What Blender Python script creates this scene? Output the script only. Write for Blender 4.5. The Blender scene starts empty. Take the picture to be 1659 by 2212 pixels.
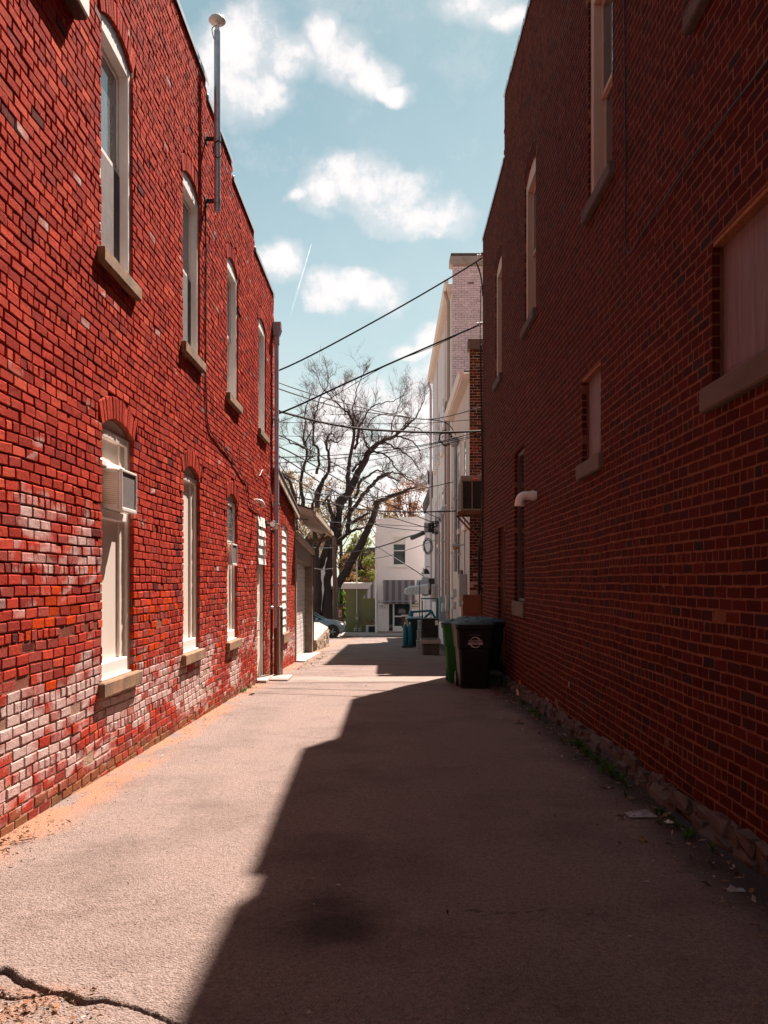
import bpy, math, random
import numpy as np
from mathutils import Vector, Matrix

# ------------------------------------------------------------------ camera, sky, sun, exposure
scene = bpy.context.scene
COL = scene.collection
EYE, F, VX, VY = 1.48, 1950.0, 846.0, 1254.0      # eye height; focal length and vanishing point in a 1659 x 2212 picture

cam = bpy.data.cameras.new('camera')
cam_o = bpy.data.objects.new('camera', cam); COL.objects.link(cam_o)
cam.sensor_width = 36; cam.lens = 36*F/2212
cam.shift_x = (829.5-VX)/2212; cam.shift_y = (VY-1106)/2212
cam.clip_start = .05; cam.clip_end = 30000
cam_o.location = (0, 0, EYE); cam_o.rotation_euler = (math.radians(90), 0, 0)
scene.camera = cam_o

SUN = Vector((.279, .70, 1.0)).normalized()        # towards the sun
sun = bpy.data.lights.new('sun', 'SUN'); sun.energy = 5.0; sun.angle = math.radians(.55)
sun.color = (1.0, .86, .76)
sun_o = bpy.data.objects.new('sun', sun); COL.objects.link(sun_o)
sun_o.rotation_euler = (-SUN).to_track_quat('-Z', 'Y').to_euler()
sun_o.location = (8, 20, 30)

world = bpy.data.worlds.new('World'); scene.world = world; world.use_nodes = True
vs = scene.view_settings
vs.view_transform = 'Standard'; vs.look = 'None'; vs.gamma = 1.0; vs.exposure = 1.65
scene.cycles.use_denoising = True
scene.cycles.max_bounces = 8; scene.cycles.diffuse_bounces = 4; scene.cycles.transparent_max_bounces = 12
SKY_STRENGTH = 0.05

def build_world():
    nt = world.node_tree; N = nt.nodes; L = nt.links; N.clear()
    out = N.new('ShaderNodeOutputWorld'); bg = N.new('ShaderNodeBackground')
    sky = N.new('ShaderNodeTexSky'); sky.sky_type = 'NISHITA'; sky.sun_disc = False
    sky.sun_elevation = math.asin(SUN.z); sky.sun_rotation = math.atan2(SUN.x, SUN.y)
    sky.air_density = 1.0; sky.dust_density = .5; sky.ozone_density = 1.2
    tc = N.new('ShaderNodeTexCoord'); sep = N.new('ShaderNodeSeparateXYZ')
    L.new(tc.outputs['Generated'], sep.inputs[0])
    def m(op, a, b=None, c=None, clamp=False):
        n = N.new('ShaderNodeMath'); n.operation = op; n.use_clamp = clamp
        for i, v in enumerate((a, b, c)):
            if v is None: continue
            if isinstance(v, (int, float)): n.inputs[i].default_value = v
            else: L.new(v, n.inputs[i])
        return n.outputs[0]
    X, Y, Z = sep.outputs
    ys = m('MAXIMUM', Y, .05)
    a0, b0 = m('DIVIDE', X, ys), m('DIVIDE', Z, ys)
    def noise(scale, detail, rough, vec=None):
        n = N.new('ShaderNodeTexNoise'); n.inputs['Scale'].default_value = scale
        n.inputs['Detail'].default_value = detail; n.inputs['Roughness'].default_value = rough
        L.new(vec if vec is not None else tc.outputs['Generated'], n.inputs['Vector']); return n.outputs['Fac']
    w1 = noise(14, 3, .55); w2n = N.new('ShaderNodeVectorMath'); w2n.operation = 'ADD'
    w2n.inputs[1].default_value = (3.1, 7.7, 1.3); L.new(tc.outputs['Generated'], w2n.inputs[0])
    w2 = noise(14, 3, .55, w2n.outputs[0])
    a = m('ADD', a0, m('MULTIPLY', m('SUBTRACT', w1, .5), .06))
    b = m('ADD', b0, m('MULTIPLY', m('SUBTRACT', w2, .5), .06))
    blobs = [(522,110,80,85),(500,185,85,62),(560,190,50,40),(600,125,62,42),(640,120,40,22),
             (702,95,34,40),(745,135,62,45),(800,160,55,40),(850,190,42,20),
             (705,420,62,42),(770,395,75,48),(830,410,85,52),(900,455,85,42),(965,460,58,40),(640,425,28,16),
             (590,560,44,38),(690,625,52,38),(740,630,62,36),(800,645,60,28),
             (1015,5,62,42),(1075,30,48,28),(935,728,45,34),(900,760,40,22),
             (830,960,200,130),(690,1060,190,90),(930,880,80,110),(760,930,130,110),(880,1040,200,110)]
    mask = None
    for (px, py, rx, ry) in blobs:
        rx *= 1.12; ry *= 1.12
        cx, cz = (px-VX)/F, (VY-py)/F
        ex = m('DIVIDE', m('SUBTRACT', a, cx), rx/F); ez = m('DIVIDE', m('SUBTRACT', b, cz), ry/F)
        d = m('SUBTRACT', 1.0, m('ADD', m('MULTIPLY', ex, ex), m('MULTIPLY', ez, ez)))
        mask = d if mask is None else m('MAXIMUM', mask, d)
    front = m('GREATER_THAN', Y, .06)
    mask = m('MAXIMUM', mask, -1.2)
    # the rest of the sky carries the same scattered fair-weather cloud
    zs = m('MAXIMUM', Z, .06)
    cmb = N.new('ShaderNodeCombineXYZ'); L.new(m('DIVIDE', X, zs), cmb.inputs[0]); L.new(m('DIVIDE', Y, zs), cmb.inputs[1])
    wide = m('MULTIPLY', m('SUBTRACT', noise(1.5, 3, .5, cmb.outputs[0]), .64), 7.0)
    mask = m('ADD', m('MULTIPLY', mask, front), m('MULTIPLY', wide, m('SUBTRACT', 1.0, front)))
    fine = m('MULTIPLY', m('SUBTRACT', noise(19, 10, .64), .5), 3.9)
    fine = m('ADD', fine, m('MULTIPLY', m('SUBTRACT', noise(70, 6, .6), .5), 1.1))
    dens = m('ADD', m('ADD', mask, fine), .30)
    mr = N.new('ShaderNodeMapRange'); mr.interpolation_type = 'SMOOTHSTEP'
    mr.inputs['From Min'].default_value = -.55; mr.inputs['From Max'].default_value = 1.45
    L.new(dens, mr.inputs['Value'])
    veil = m('MULTIPLY', m('SUBTRACT', noise(4.5, 5, .6), .42), 1.1, clamp=True)
    low = m('MULTIPLY', m('SUBTRACT', .50, Z), 1.15, clamp=True)
    mr2 = N.new('ShaderNodeMapRange'); mr2.interpolation_type = 'SMOOTHSTEP'; mr2.inputs['From Min'].default_value = -1.9; mr2.inputs['From Max'].default_value = .9; mr2.inputs['To Max'].default_value = .55
    wisp = noise(11, 10, .7); L.new(m('ADD', mask, m('MULTIPLY', m('SUBTRACT', wisp, .5), 5.5)), mr2.inputs['Value'])
    cov = m('MAXIMUM', m('MAXIMUM', m('MULTIPLY', mr.outputs[0], .97), mr2.outputs[0]), m('ADD', m('MULTIPLY', veil, .45), low), clamp=True)
    shade = N.new('ShaderNodeMix'); shade.data_type = 'RGBA'
    shade.inputs[6].default_value = (5.6, 5.5, 5.6, 1); shade.inputs[7].default_value = (7.0, 6.55, 6.5, 1)
    L.new(mr.outputs[0], shade.inputs[0])
    tint = N.new('ShaderNodeMix'); tint.data_type = 'RGBA'; tint.blend_type = 'MULTIPLY'; tint.inputs[0].default_value = 1
    tint.inputs[7].default_value = (.80, .88, .65, 1); L.new(sky.outputs[0], tint.inputs[6])
    mix = N.new('ShaderNodeMix'); mix.data_type = 'RGBA'
    L.new(cov, mix.inputs[0]); L.new(tint.outputs[2], mix.inputs[6]); L.new(shade.outputs[2], mix.inputs[7])
    L.new(mix.outputs[2], bg.inputs[0]); bg.inputs[1].default_value = SKY_STRENGTH
    L.new(bg.outputs[0], out.inputs[0])
build_world()

# ------------------------------------------------------------------ helpers
rng = np.random.default_rng(7); random.seed(7)
def P(px, py, Y): return Vector(((px-VX)*Y/F, Y, EYE+(VY-py)*Y/F))
def proj(p): return VX+F*p[0]/p[1], VY-F*(p[2]-EYE)/p[1]
GY = [-400, -30, 0, 16.5, 25, 35, 45, 55, 60, 80, 150, 900]
GZ = [1.2, .7, 0, -.39, -.66, -1.04, -1.5, -1.98, -2.12, -2.45, -3.2, -4]
def g(y): return float(np.interp(y, GY, GZ))

def vnoise(x, y, seed=0):
    x = np.asarray(x, float); y = np.asarray(y, float)
    xi = np.floor(x).astype(np.int64); yi = np.floor(y).astype(np.int64)
    fx, fy = x-xi, y-yi; fx = fx*fx*(3-2*fx); fy = fy*fy*(3-2*fy)
    def h(i, j):
        n = (i*374761393 + j*668265263 + seed*974634777) & 0xffffffff
        n = ((n ^ (n >> 13))*1274126177) & 0xffffffff
        return ((n ^ (n >> 16)) & 0xffff)/65535.0
    return (h(xi,yi)*(1-fx)+h(xi+1,yi)*fx)*(1-fy)+(h(xi,yi+1)*(1-fx)+h(xi+1,yi+1)*fx)*fy
def fbm(x, y, o=4, seed=0):
    s, a, t = 0, .5, 0
    for k in range(o):
        s = s+a*vnoise(np.asarray(x)*2**k, np.asarray(y)*2**k, seed+k); t += a; a *= .5
    return s/t

# ---- materials
def new_mat(name):
    m = bpy.data.materials.new(name); m.use_nodes = True
    return m, m.node_tree.nodes, m.node_tree.links, m.node_tree.nodes['Principled BSDF']
def ramp(N, stops):
    r = N.new('ShaderNodeValToRGB'); e = r.color_ramp.elements
    while len(e) < len(stops): e.new(.5)
    for i, (p, c) in enumerate(stops): e[i].position = p; e[i].color = (*c, 1)
    return r
def tex(N, L, scale, detail=4, rough=.6, kind='noise', vec='Object', stretch=None):
    tc = N.new('ShaderNodeTexCoord')
    if kind == 'noise':
        n = N.new('ShaderNodeTexNoise'); n.inputs['Detail'].default_value = detail; n.inputs['Roughness'].default_value = rough
    else:
        n = N.new('ShaderNodeTexVoronoi')
    n.inputs['Scale'].default_value = scale
    src = tc.outputs[vec]
    if stretch:
        mp = N.new('ShaderNodeMapping'); mp.inputs['Scale'].default_value = stretch
        L.new(src, mp.inputs[0]); src = mp.outputs[0]
    L.new(src, n.inputs['Vector']); return n
def mat(name, col, rough=.7, var=.18, scale=6, metal=0, bump=.15, bscale=60, spec=.4, stretch=None, dirt=None, dirt_scale=2.5, dirt_lo=.5, coat=0):
    """plain material with uneven tone, optional dirt patches and fine relief"""
    m, N, L, B = new_mat(name)
    n = tex(N, L, scale, 5, .65, stretch=stretch)
    lo = tuple(max(0, c*(1-var)) for c in col); hi = tuple(min(1, c*(1+var)) for c in col)
    r = ramp(N, [(.3, lo), (.7, hi)]); L.new(n.outputs['Fac'], r.inputs[0]); c = r.outputs[0]
    if dirt:
        d = tex(N, L, dirt_scale, 6, .7, stretch=stretch); rr = ramp(N, [(dirt_lo, (0,0,0)), (dirt_lo+.22, (1,1,1))])
        L.new(d.outputs['Fac'], rr.inputs[0]); x = N.new('ShaderNodeMix'); x.data_type = 'RGBA'
        L.new(rr.outputs[0], x.inputs[0]); L.new(c, x.inputs[6]); x.inputs[7].default_value = (*dirt, 1); c = x.outputs[2]
    L.new(c, B.inputs['Base Color'])
    B.inputs['Roughness'].default_value = rough; B.inputs['Metallic'].default_value = metal
    B.inputs['Specular IOR Level'].default_value = spec
    if coat: B.inputs['Coat Weight'].default_value = coat; B.inputs['Coat Roughness'].default_value = .08
    if bump:
        bn = tex(N, L, bscale, 4, .6); bp = N.new('ShaderNodeBump'); bp.inputs['Strength'].default_value = bump
        bp.inputs['Distance'].default_value = .01
        L.new(bn.outputs['Fac'], bp.inputs['Height']); L.new(bp.outputs[0], B.inputs['Normal'])
    return m

def brick_mat(name, rough=.9, white=(.56,.41,.38), bumpd=.006, mott=.85):
    m, N, L, B = new_mat(name)
    at = N.new('ShaderNodeAttribute'); at.attribute_name = 'bcol'
    n1 = tex(N, L, 26, 6, .72); n2 = tex(N, L, 90, 4, .7); n3 = tex(N, L, 13, 7, .78)
    r = ramp(N, [(.28, (.42,.38,.40)), (.46, (1,1,1)), (.62, (1,1,1)), (.8, (1.25,1.3,1.3))]); L.new(n1.outputs['Fac'], r.inputs[0])
    mu = N.new('ShaderNodeMix'); mu.data_type = 'RGBA'; mu.blend_type = 'MULTIPLY'; mu.inputs[0].default_value = mott
    L.new(at.outputs['Color'], mu.inputs[6]); L.new(r.outputs[0], mu.inputs[7])
    # salt bloom: amount in the attribute's alpha, broken up by noise
    ad = N.new('ShaderNodeMath'); ad.operation = 'ADD'; L.new(at.outputs['Alpha'], ad.inputs[0]); L.new(n3.outputs['Fac'], ad.inputs[1])
    mr = N.new('ShaderNodeMapRange'); mr.inputs['From Min'].default_value = .80; mr.inputs['From Max'].default_value = 1.32
    mr.inputs['To Max'].default_value = .9; L.new(ad.outputs[0], mr.inputs['Value'])
    mx = N.new('ShaderNodeMix'); mx.data_type = 'RGBA'; L.new(mr.outputs[0], mx.inputs[0]); L.new(mu.outputs[2], mx.inputs[6])
    mx.inputs[7].default_value = (*white, 1); L.new(mx.outputs[2], B.inputs['Base Color'])
    B.inputs['Roughness'].default_value = rough; B.inputs['Specular IOR Level'].default_value = .03
    sm = N.new('ShaderNodeMath'); sm.operation = 'MULTIPLY_ADD'; sm.inputs[1].default_value = .5
    L.new(n2.outputs['Fac'], sm.inputs[0]); L.new(n1.outputs['Fac'], sm.inputs[2])
    bp = N.new('ShaderNodeBump'); bp.inputs['Strength'].default_value = 1.0; bp.inputs['Distance'].default_value = bumpd
    L.new(sm.outputs[0], bp.inputs['Height']); L.new(bp.outputs[0], B.inputs['Normal'])
    return m

def glass_mat(name, col=(.02,.022,.025), rough=.04, ior=1.5):
    m, N, L, B = new_mat(name)
    n = tex(N, L, 1.7, 3, .5); bp = N.new('ShaderNodeBump'); bp.inputs['Strength'].default_value = .04
    bp.inputs['Distance'].default_value = .002; L.new(n.outputs['Fac'], bp.inputs['Height']); L.new(bp.outputs[0], B.inputs['Normal'])
    n2 = tex(N, L, 5, 4, .6); r = ramp(N, [(.4, col), (.75, tuple(c*1.8+.01 for c in col))]); L.new(n2.outputs['Fac'], r.inputs[0])
    L.new(r.outputs[0], B.inputs['Base Color'])
    B.inputs['Roughness'].default_value = rough; B.inputs['Specular IOR Level'].default_value = .55; B.inputs['IOR'].default_value = ior
    return m

def stripe_mat(name, c1, c2, axis, freq):
    m, N, L, B = new_mat(name)
    tc = N.new('ShaderNodeTexCoord'); sp = N.new('ShaderNodeSeparateXYZ'); L.new(tc.outputs['Object'], sp.inputs[0])
    mu = N.new('ShaderNodeMath'); mu.operation = 'MULTIPLY'; mu.inputs[1].default_value = freq; L.new(sp.outputs[axis], mu.inputs[0])
    fr = N.new('ShaderNodeMath'); fr.operation = 'FRACT'; L.new(mu.outputs[0], fr.inputs[0])
    gt = N.new('ShaderNodeMath'); gt.operation = 'GREATER_THAN'; gt.inputs[1].default_value = .5; L.new(fr.outputs[0], gt.inputs[0])
    mx = N.new('ShaderNodeMix'); mx.data_type = 'RGBA'; L.new(gt.outputs[0], mx.inputs[0])
    mx.inputs[6].default_value = (*c1, 1); mx.inputs[7].default_value = (*c2, 1); L.new(mx.outputs[2], B.inputs['Base Color'])
    B.inputs['Roughness'].default_value = .85
    return m

# ---- mesh building
class MB:
    def __init__(s): s.v = []; s.f = []
    def add(s, vs, fs):
        o = len(s.v); s.v += [tuple(v) for v in vs]; s.f += [tuple(i+o for i in f) for f in fs]
    def quad(s, a, b, c, d): s.add((a, b, c, d), ((0,1,2,3),))
    def box(s, lo, hi, ch=0.0, T=None):
        """box between two corners, chamfered; T maps a local point to its place"""
        lo = list(lo); hi = list(hi)
        for i in range(3):
            if lo[i] > hi[i]: lo[i], hi[i] = hi[i], lo[i]
        T = T or (lambda x, y, z: (x, y, z))
        ch = min(ch, *(.45*(hi[i]-lo[i]) for i in range(3)))
        if ch <= 0:
            v = [T(x,y,z) for x in (lo[0],hi[0]) for y in (lo[1],hi[1]) for z in (lo[2],hi[2])]
            s.add(v, ((0,1,3,2),(4,6,7,5),(0,4,5,1),(2,3,7,6),(0,2,6,4),(1,5,7,3))); return
        V, idx = [], {}
        for i in (0,1):
            for j in (0,1):
                for k in (0,1):
                    c = [(lo,hi)[i][0], (lo,hi)[j][1], (lo,hi)[k][2]]; sg = [(1,-1)[i], (1,-1)[j], (1,-1)[k]]
                    for ax in range(3):
                        p = [c[q]+(0 if q == ax else sg[q]*ch) for q in range(3)]
                        idx[i,j,k,ax] = len(V); V.append(T(*p))
        Fc = []
        for ax in range(3):
            for e in (0,1):
                o = [q for q in range(3) if q != ax]; r = []
                for (p, q) in ((0,0),(0,1),(1,1),(1,0)):
                    t = [0,0,0]; t[ax] = e; t[o[0]] = p; t[o[1]] = q; r.append(idx[(*t, ax)])
                Fc.append(tuple(r))
        for ax in range(3):
            o = [q for q in range(3) if q != ax]
            for p in (0,1):
                for q in (0,1):
                    r = []
                    for (e, a) in ((0,o[0]),(0,o[1]),(1,o[1]),(1,o[0])):
                        t = [0,0,0]; t[ax] = e; t[o[0]] = p; t[o[1]] = q; r.append(idx[(*t, a)])
                    Fc.append(tuple(r))
        for i in (0,1):
            for j in (0,1):
                for k in (0,1): Fc.append((idx[i,j,k,0], idx[i,j,k,1], idx[i,j,k,2]))
        s.add(V, Fc)
    def tube(s, pts, r, n=8, cap=True):
        pts = [Vector(p) for p in pts]; m = len(pts)
        rs = [r]*m if isinstance(r, (int, float)) else list(r)
        up = Vector((0,0,1)); V = []; prev = None
        for i, p in enumerate(pts):
            d = (pts[min(i+1,m-1)]-pts[max(i-1,0)])
            d = d.normalized() if d.length > 1e-9 else Vector((0,0,1))
            if prev is None:
                a = d.cross(up if abs(d.z) < .9 else Vector((1,0,0))).normalized()
            else:
                a = prev-d*prev.dot(d)
                a = a.normalized() if a.length > 1e-6 else d.orthogonal().normalized()
            prev = a; b = d.cross(a)
            for k in range(n):
                t = 2*math.pi*k/n; V.append(p+(a*math.cos(t)+b*math.sin(t))*rs[i])
        Fc = [(i*n+k, i*n+(k+1)%n, (i+1)*n+(k+1)%n, (i+1)*n+k) for i in range(m-1) for k in range(n)]
        if cap: Fc += [tuple(range(n-1,-1,-1)), tuple((m-1)*n+k for k in range(n))]
        s.add(V, Fc)
    def lathe(s, prof, c, axis='z', n=20):
        """revolve (radius, height) pairs about an axis through c"""
        V = []
        for (r, h) in prof:
            for k in range(n):
                t = 2*math.pi*k/n; x, y = r*math.cos(t), r*math.sin(t)
                q = {'z': (x,y,h), 'x': (h,x,y), 'y': (x,h,y)}[axis]
                V.append((c[0]+q[0], c[1]+q[1], c[2]+q[2]))
        m = len(prof)
        Fc = [(i*n+k, i*n+(k+1)%n, (i+1)*n+(k+1)%n, (i+1)*n+k) for i in range(m-1) for k in range(n)]
        Fc += [tuple(range(n-1,-1,-1)), tuple((m-1)*n+k for k in range(n))]
        s.add(V, Fc)
    def prism(s, poly, a, b, axis='y'):
        """polygon in the plane across an axis, from a to b"""
        def q(p, h): return {'y': (p[0],h,p[1]), 'x': (h,p[0],p[1]), 'z': (p[0],p[1],h)}[axis]
        n = len(poly); V = [q(p,a) for p in poly]+[q(p,b) for p in poly]
        s.add(V, [tuple(range(n-1,-1,-1)), tuple(range(n,2*n))]+[(i,(i+1)%n,n+(i+1)%n,n+i) for i in range(n)])
    def loft(s, rings, cap=True):
        n = len(rings[0]); V = [p for r in rings for p in r]
        Fc = [(i*n+k, i*n+(k+1)%n, (i+1)*n+(k+1)%n, (i+1)*n+k) for i in range(len(rings)-1) for k in range(n)]
        if cap: Fc += [tuple(range(n-1,-1,-1)), tuple((len(rings)-1)*n+k for k in range(n))]
        s.add(V, Fc)
    def build(s, name, material, parent=None, smooth=None, base=(0,0,0)):
        """one mesh object; points are world points, moved to hang under the parent whose place is base"""
        me = bpy.data.meshes.new(name)
        b = ORI.get(parent.name, (0,0,0)) if parent is not None else base
        me.from_pydata([(v[0]-b[0], v[1]-b[1], v[2]-b[2]) for v in s.v], [], s.f); me.update()
        if smooth:
            me.polygons.foreach_set('use_smooth', [True]*len(me.polygons)); me.set_sharp_from_angle(angle=math.radians(smooth))
        o = bpy.data.objects.new(name, me); COL.objects.link(o)
        if material: me.materials.append(material)
        if parent is not None:
            o.parent = parent
            ORI[o.name] = b
        elif any(base): o.location = base; ORI[o.name] = base
        return o
ORI = {}
def tag(o, label, cat, group=None, kind=None):
    if label: o['label'] = label
    if cat: o['category'] = cat
    if group: o['group'] = group
    if kind: o['kind'] = kind
    return o
def thing(name, label, cat, loc=(0,0,0), group=None, local=False, rotz=0):
    o = bpy.data.objects.new(name, None); COL.objects.link(o); o.location = loc; o.rotation_euler = (0,0,rotz)
    o.empty_display_size = .2
    ORI[o.name] = (0,0,0) if local else tuple(loc)
    return tag(o, label, cat, group)
def sub(name, parent):
    """an Empty part that holds sub-parts"""
    o = bpy.data.objects.new(name, None); COL.objects.link(o); o.parent = parent; ORI[o.name] = ORI.get(parent.name, (0,0,0)); o.empty_display_size = .1
    return o
def bx(name, lo, hi, m, parent=None, ch=.004, T=None, smooth=None):
    b = MB(); b.box(lo, hi, ch, T); return b.build(name, m, parent, smooth)
def copy_tree(o, parent=None):
    c = o.copy(); COL.objects.link(c); c.parent = parent
    for ch in list(o.children): copy_tree(ch, c)
    return c
def text_mesh(body, size, T, align='CENTER', depth=.0015, bold=0):
    """lettering as a mesh builder; T maps (x, y) on the sign and a small height to a world point"""
    cu = bpy.data.curves.new('lettering', 'FONT'); cu.body = body; cu.size = size; cu.align_x = align; cu.align_y = 'CENTER'
    cu.offset = bold; cu.resolution_u = 3
    ob = bpy.data.objects.new('lettering', cu); COL.objects.link(ob)
    bpy.context.view_layer.update()
    me = bpy.data.meshes.new_from_object(ob.evaluated_get(bpy.context.evaluated_depsgraph_get()))
    b = MB(); b.add([T(v.co.x, v.co.y, depth) for v in me.vertices], [tuple(p.vertices) for p in me.polygons])
    bpy.data.objects.remove(ob); bpy.data.curves.remove(cu); bpy.data.meshes.remove(me)
    return b
def wavy(pts, n=10):
    """Catmull-Rom through points"""
    pts = [Vector(p) for p in pts]; out = []
    for i in range(len(pts)-1):
        p0, p1, p2, p3 = pts[max(i-1,0)], pts[i], pts[i+1], pts[min(i+2,len(pts)-1)]
        for k in range(n):
            t = k/n
            out.append(.5*((2*p1)+(p2-p0)*t+(2*p0-5*p1+4*p2-p3)*t*t+(3*p1-p0-3*p2+p3)*t**3))
    return out+[pts[-1]]

# ---- common materials
M = {}
M['brick'] = brick_mat('weathered_brick', bumpd=.009, mott=1.0)
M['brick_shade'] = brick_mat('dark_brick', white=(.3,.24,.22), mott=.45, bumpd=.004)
M['brick_paint'] = brick_mat('painted_brick', rough=.6, white=(.75,.68,.66), bumpd=.003)
M['white'] = mat('white_paint', (.82,.75,.71), .5, .06, 5, bump=.05, dirt=(.45,.36,.3), dirt_lo=.68)
M['cream'] = mat('cream_panel', (.72,.62,.54), .55, .07, 3, bump=.05, stretch=(1,1,.25), dirt=(.4,.33,.27), dirt_lo=.66)
M['stone'] = mat('sandstone_sill', (.27,.145,.075), .9, .3, 9, bump=.6, dirt=(.11,.068,.045), dirt_lo=.47, dirt_scale=4)
M['stone_grey'] = mat('grey_stone', (.085,.062,.052), .95, .4, 7, bump=1.0, bscale=28, dirt=(.1,.08,.07), dirt_lo=.52)
M['glass'] = glass_mat('window_glass')
M['glass_sky'] = glass_mat('clear_window_glass', (.10,.11,.115), .03, 2.0)
M['screen'] = mat('insect_screen', (.14,.115,.11), .75, .2, 14, bump=.3, bscale=300)
M['metal'] = mat('galvanised_metal', (.42,.43,.44), .42, .15, 14, metal=.75, bump=.06, dirt=(.28,.24,.22), dirt_lo=.6)
M['flash'] = mat('flashing_metal', (.50,.53,.55), .4, .1, 8, metal=.6, bump=.05)
M['dark'] = mat('dark_metal', (.03,.026,.026), .55, .3, 12, metal=.3)
M['black'] = mat('black_cable', (.012,.011,.012), .6, .2, 10, bump=0)
M['plastic_white'] = mat('white_plastic', (.72,.66,.62), .38, .06, 8, bump=.02, dirt=(.5,.38,.28), dirt_lo=.66)
M['pvc_grey'] = mat('grey_enamel', (.33,.33,.33), .45, .1, 10, bump=.03)
M['concrete'] = mat('concrete', (.36,.29,.255), .9, .16, 3, bump=.35, bscale=90, dirt=(.22,.17,.15), dirt_lo=.55)
M['wood_dark'] = mat('weathered_wood', (.13,.085,.06), .85, .35, 6, stretch=(1,1,.15), bump=.4, bscale=30)
M['rust'] = mat('rusty_steel', (.16,.07,.035), .85, .45, 14, bump=.3, metal=.2)
M['plywood'] = mat('painted_plywood', (.18,.14,.145), .8, .25, 5, stretch=(5,5,.35), bump=.2, dirt=(.11,.075,.075), dirt_lo=.54, dirt_scale=4)
M['osb'] = mat('raw_board_edge', (.24,.085,.03), .85, .4, 25, bump=.3)

# ------------------------------------------------------------------ brickwork
class Wall:
    """a vertical wall plane: u along it, z up, n out of it"""
    def __init__(s, O, U, N): s.O, s.U, s.N = Vector(O), Vector(U), Vector(N)
    def __call__(s, u, z, n=0.0): return s.O+s.U*u+s.N*n+Vector((0,0,z))
    def T(s): return lambda u, n, z: s(u, z, n)        # for MB.box: (along, out, up)

def arc_geom(o):
    """segmental arch over an opening: centre, inner radius"""
    w = (o['u1']-o['u0'])/2; h = o['rise']
    R = (w*w+h*h)/(2*h); return (o['u0']+o['u1'])/2, o['z1']+h-R, R

def course_bricks(u0, u1, zb, ztop, openings, course=.0762, L=.213, joint=.011, headers=6, seed=1, wave=.006, phase=0, head=None):
    """corner quads (N,4,2) of all bricks of a wall, cut round its openings and arches"""
    r = np.random.default_rng(seed); quads = []; kind = []
    ring = .20
    nrow = int((max(ztop(u) for u in np.linspace(u0,u1,60))-zb(u1 if zb(u1) < zb(u0) else u0))/course)+2
    z00 = math.floor(min(zb(u0), zb(u1))/course)*course+phase
    for k in range(nrow):
        za, zc = z00+k*course, z00+k*course+course/2
        hdr = headers and (k % headers == 3)
        step = (.5*L if hdr else L)
        u = u0-L*(.5 if k % 2 else 0)-r.random()*.02
        blocks = []
        for o in openings:
            if o['z0']-.02 < zc < o['z1']: blocks.append((o['u0'], o['u1']))
            elif o.get('rise') and o['z1'] <= zc:
                c, cz, R = arc_geom(o); R2 = R+ring+.01
                if zc < cz+R2:
                    w = math.sqrt(max(0, R2*R2-(zc-cz)**2)); wm = (o['u1']-o['u0'])/2+.11
                    blocks.append((c-min(w,wm), c+min(w,wm)))
            elif o.get('lintel') and o['z1'] <= zc < o['z1']+o['lintel']: blocks.append((o['u0']-.02, o['u1']+.02))
        while u < u1:
            ln = step*(1+r.normal()*.03); a, b = u, u+ln; u = b
            segs = [(max(a,u0), min(b,u1))]
            for (p, q) in blocks:
                n2 = []
                for (s, e) in segs:
                    if e <= p or s >= q: n2.append((s,e)); continue
                    if s < p: n2.append((s,p+joint))
                    if e > q: n2.append((q-joint,e))
                segs = n2
            for (s, e) in segs:
                if e-s < .035: continue
                mid = (s+e)/2
                if zc > ztop(mid)-course*.35 or zc < zb(mid)-.06: continue
                j = joint/2; hj = (head or joint)/2
                wv = lambda x: wave*(float(vnoise(x*1.3, k*.11, seed))-.5)*2
                w1, w2 = wv(s), wv(e); h0, h1 = za+j+r.normal()*.0012, za+course-j+r.normal()*.0012
                sk = r.normal(0,.0022,2); quads.append(((s+hj+sk[0],h0+w1),(e-hj+sk[1],h0+w2),(e-hj+sk[1],h1+w2),(s+hj+sk[0],h1+w1))); kind.append(0)
    for o in openings:
        if not o.get('rise'): continue
        c, cz, R = arc_geom(o); half = math.asin(min(1, (o['u1']-o['u0'])/2/R)); n = max(6, int(2*half*R/.075))
        for i in range(n):
            t0 = -half+2*half*i/n; t1 = -half+2*half*(i+1)/n; e = .005/R
            q = []
            for (t, rr) in ((t0+e,R+.002),(t1-e,R+.002),(t1-e,R+ring),(t0+e,R+ring)): q.append((c+rr*math.sin(t), cz+rr*math.cos(t)))
            quads.append(tuple(q)); kind.append(1)
    return np.array(quads), np.array(kind)

QF = np.array([(0,1,5,4),(1,2,6,5),(2,3,7,6),(3,0,4,7),(4,5,9,8),(5,6,10,9),(6,7,11,10),(7,4,8,11),(8,9,10,11)])
def brick_verts(wall, quads, proud, ch, r, jit=.0018, njit=.0003, back=-.05):
    n = len(quads); cen = quads.mean(1, keepdims=True)
    d = cen-quads; d = np.sign(d)*1.0
    inner = quads+d*ch[:,None,None]
    uv = np.concatenate([quads, quads, inner], 1)+r.normal(0, jit, (n,12,2))
    uv[:, 4:8] = uv[:, 4:8]*.5+uv[:, 0:4]*.5
    nn = np.concatenate([np.full((n,4), back), np.repeat((proud-ch)[:,None],4,1), np.repeat(proud[:,None],4,1)], 1)
    nn[:, 4:] += r.normal(0, njit*.5, (n,8)); tl = r.normal(0, njit, (n,2)); sg = np.array((-1,1,1,-1)); sh = np.array((-1,-1,1,1))
    for k0 in (4,8): nn[:, k0:k0+4] += tl[:,0:1]*sg+tl[:,1:2]*sh*.6
    O, U, Nn = (np.array(x) for x in (wall.O, wall.U, wall.N))
    V = O+uv[...,0:1]*U+nn[...,None]*Nn+np.array((0,0,1.0))*uv[...,1:2]
    return V
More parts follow.
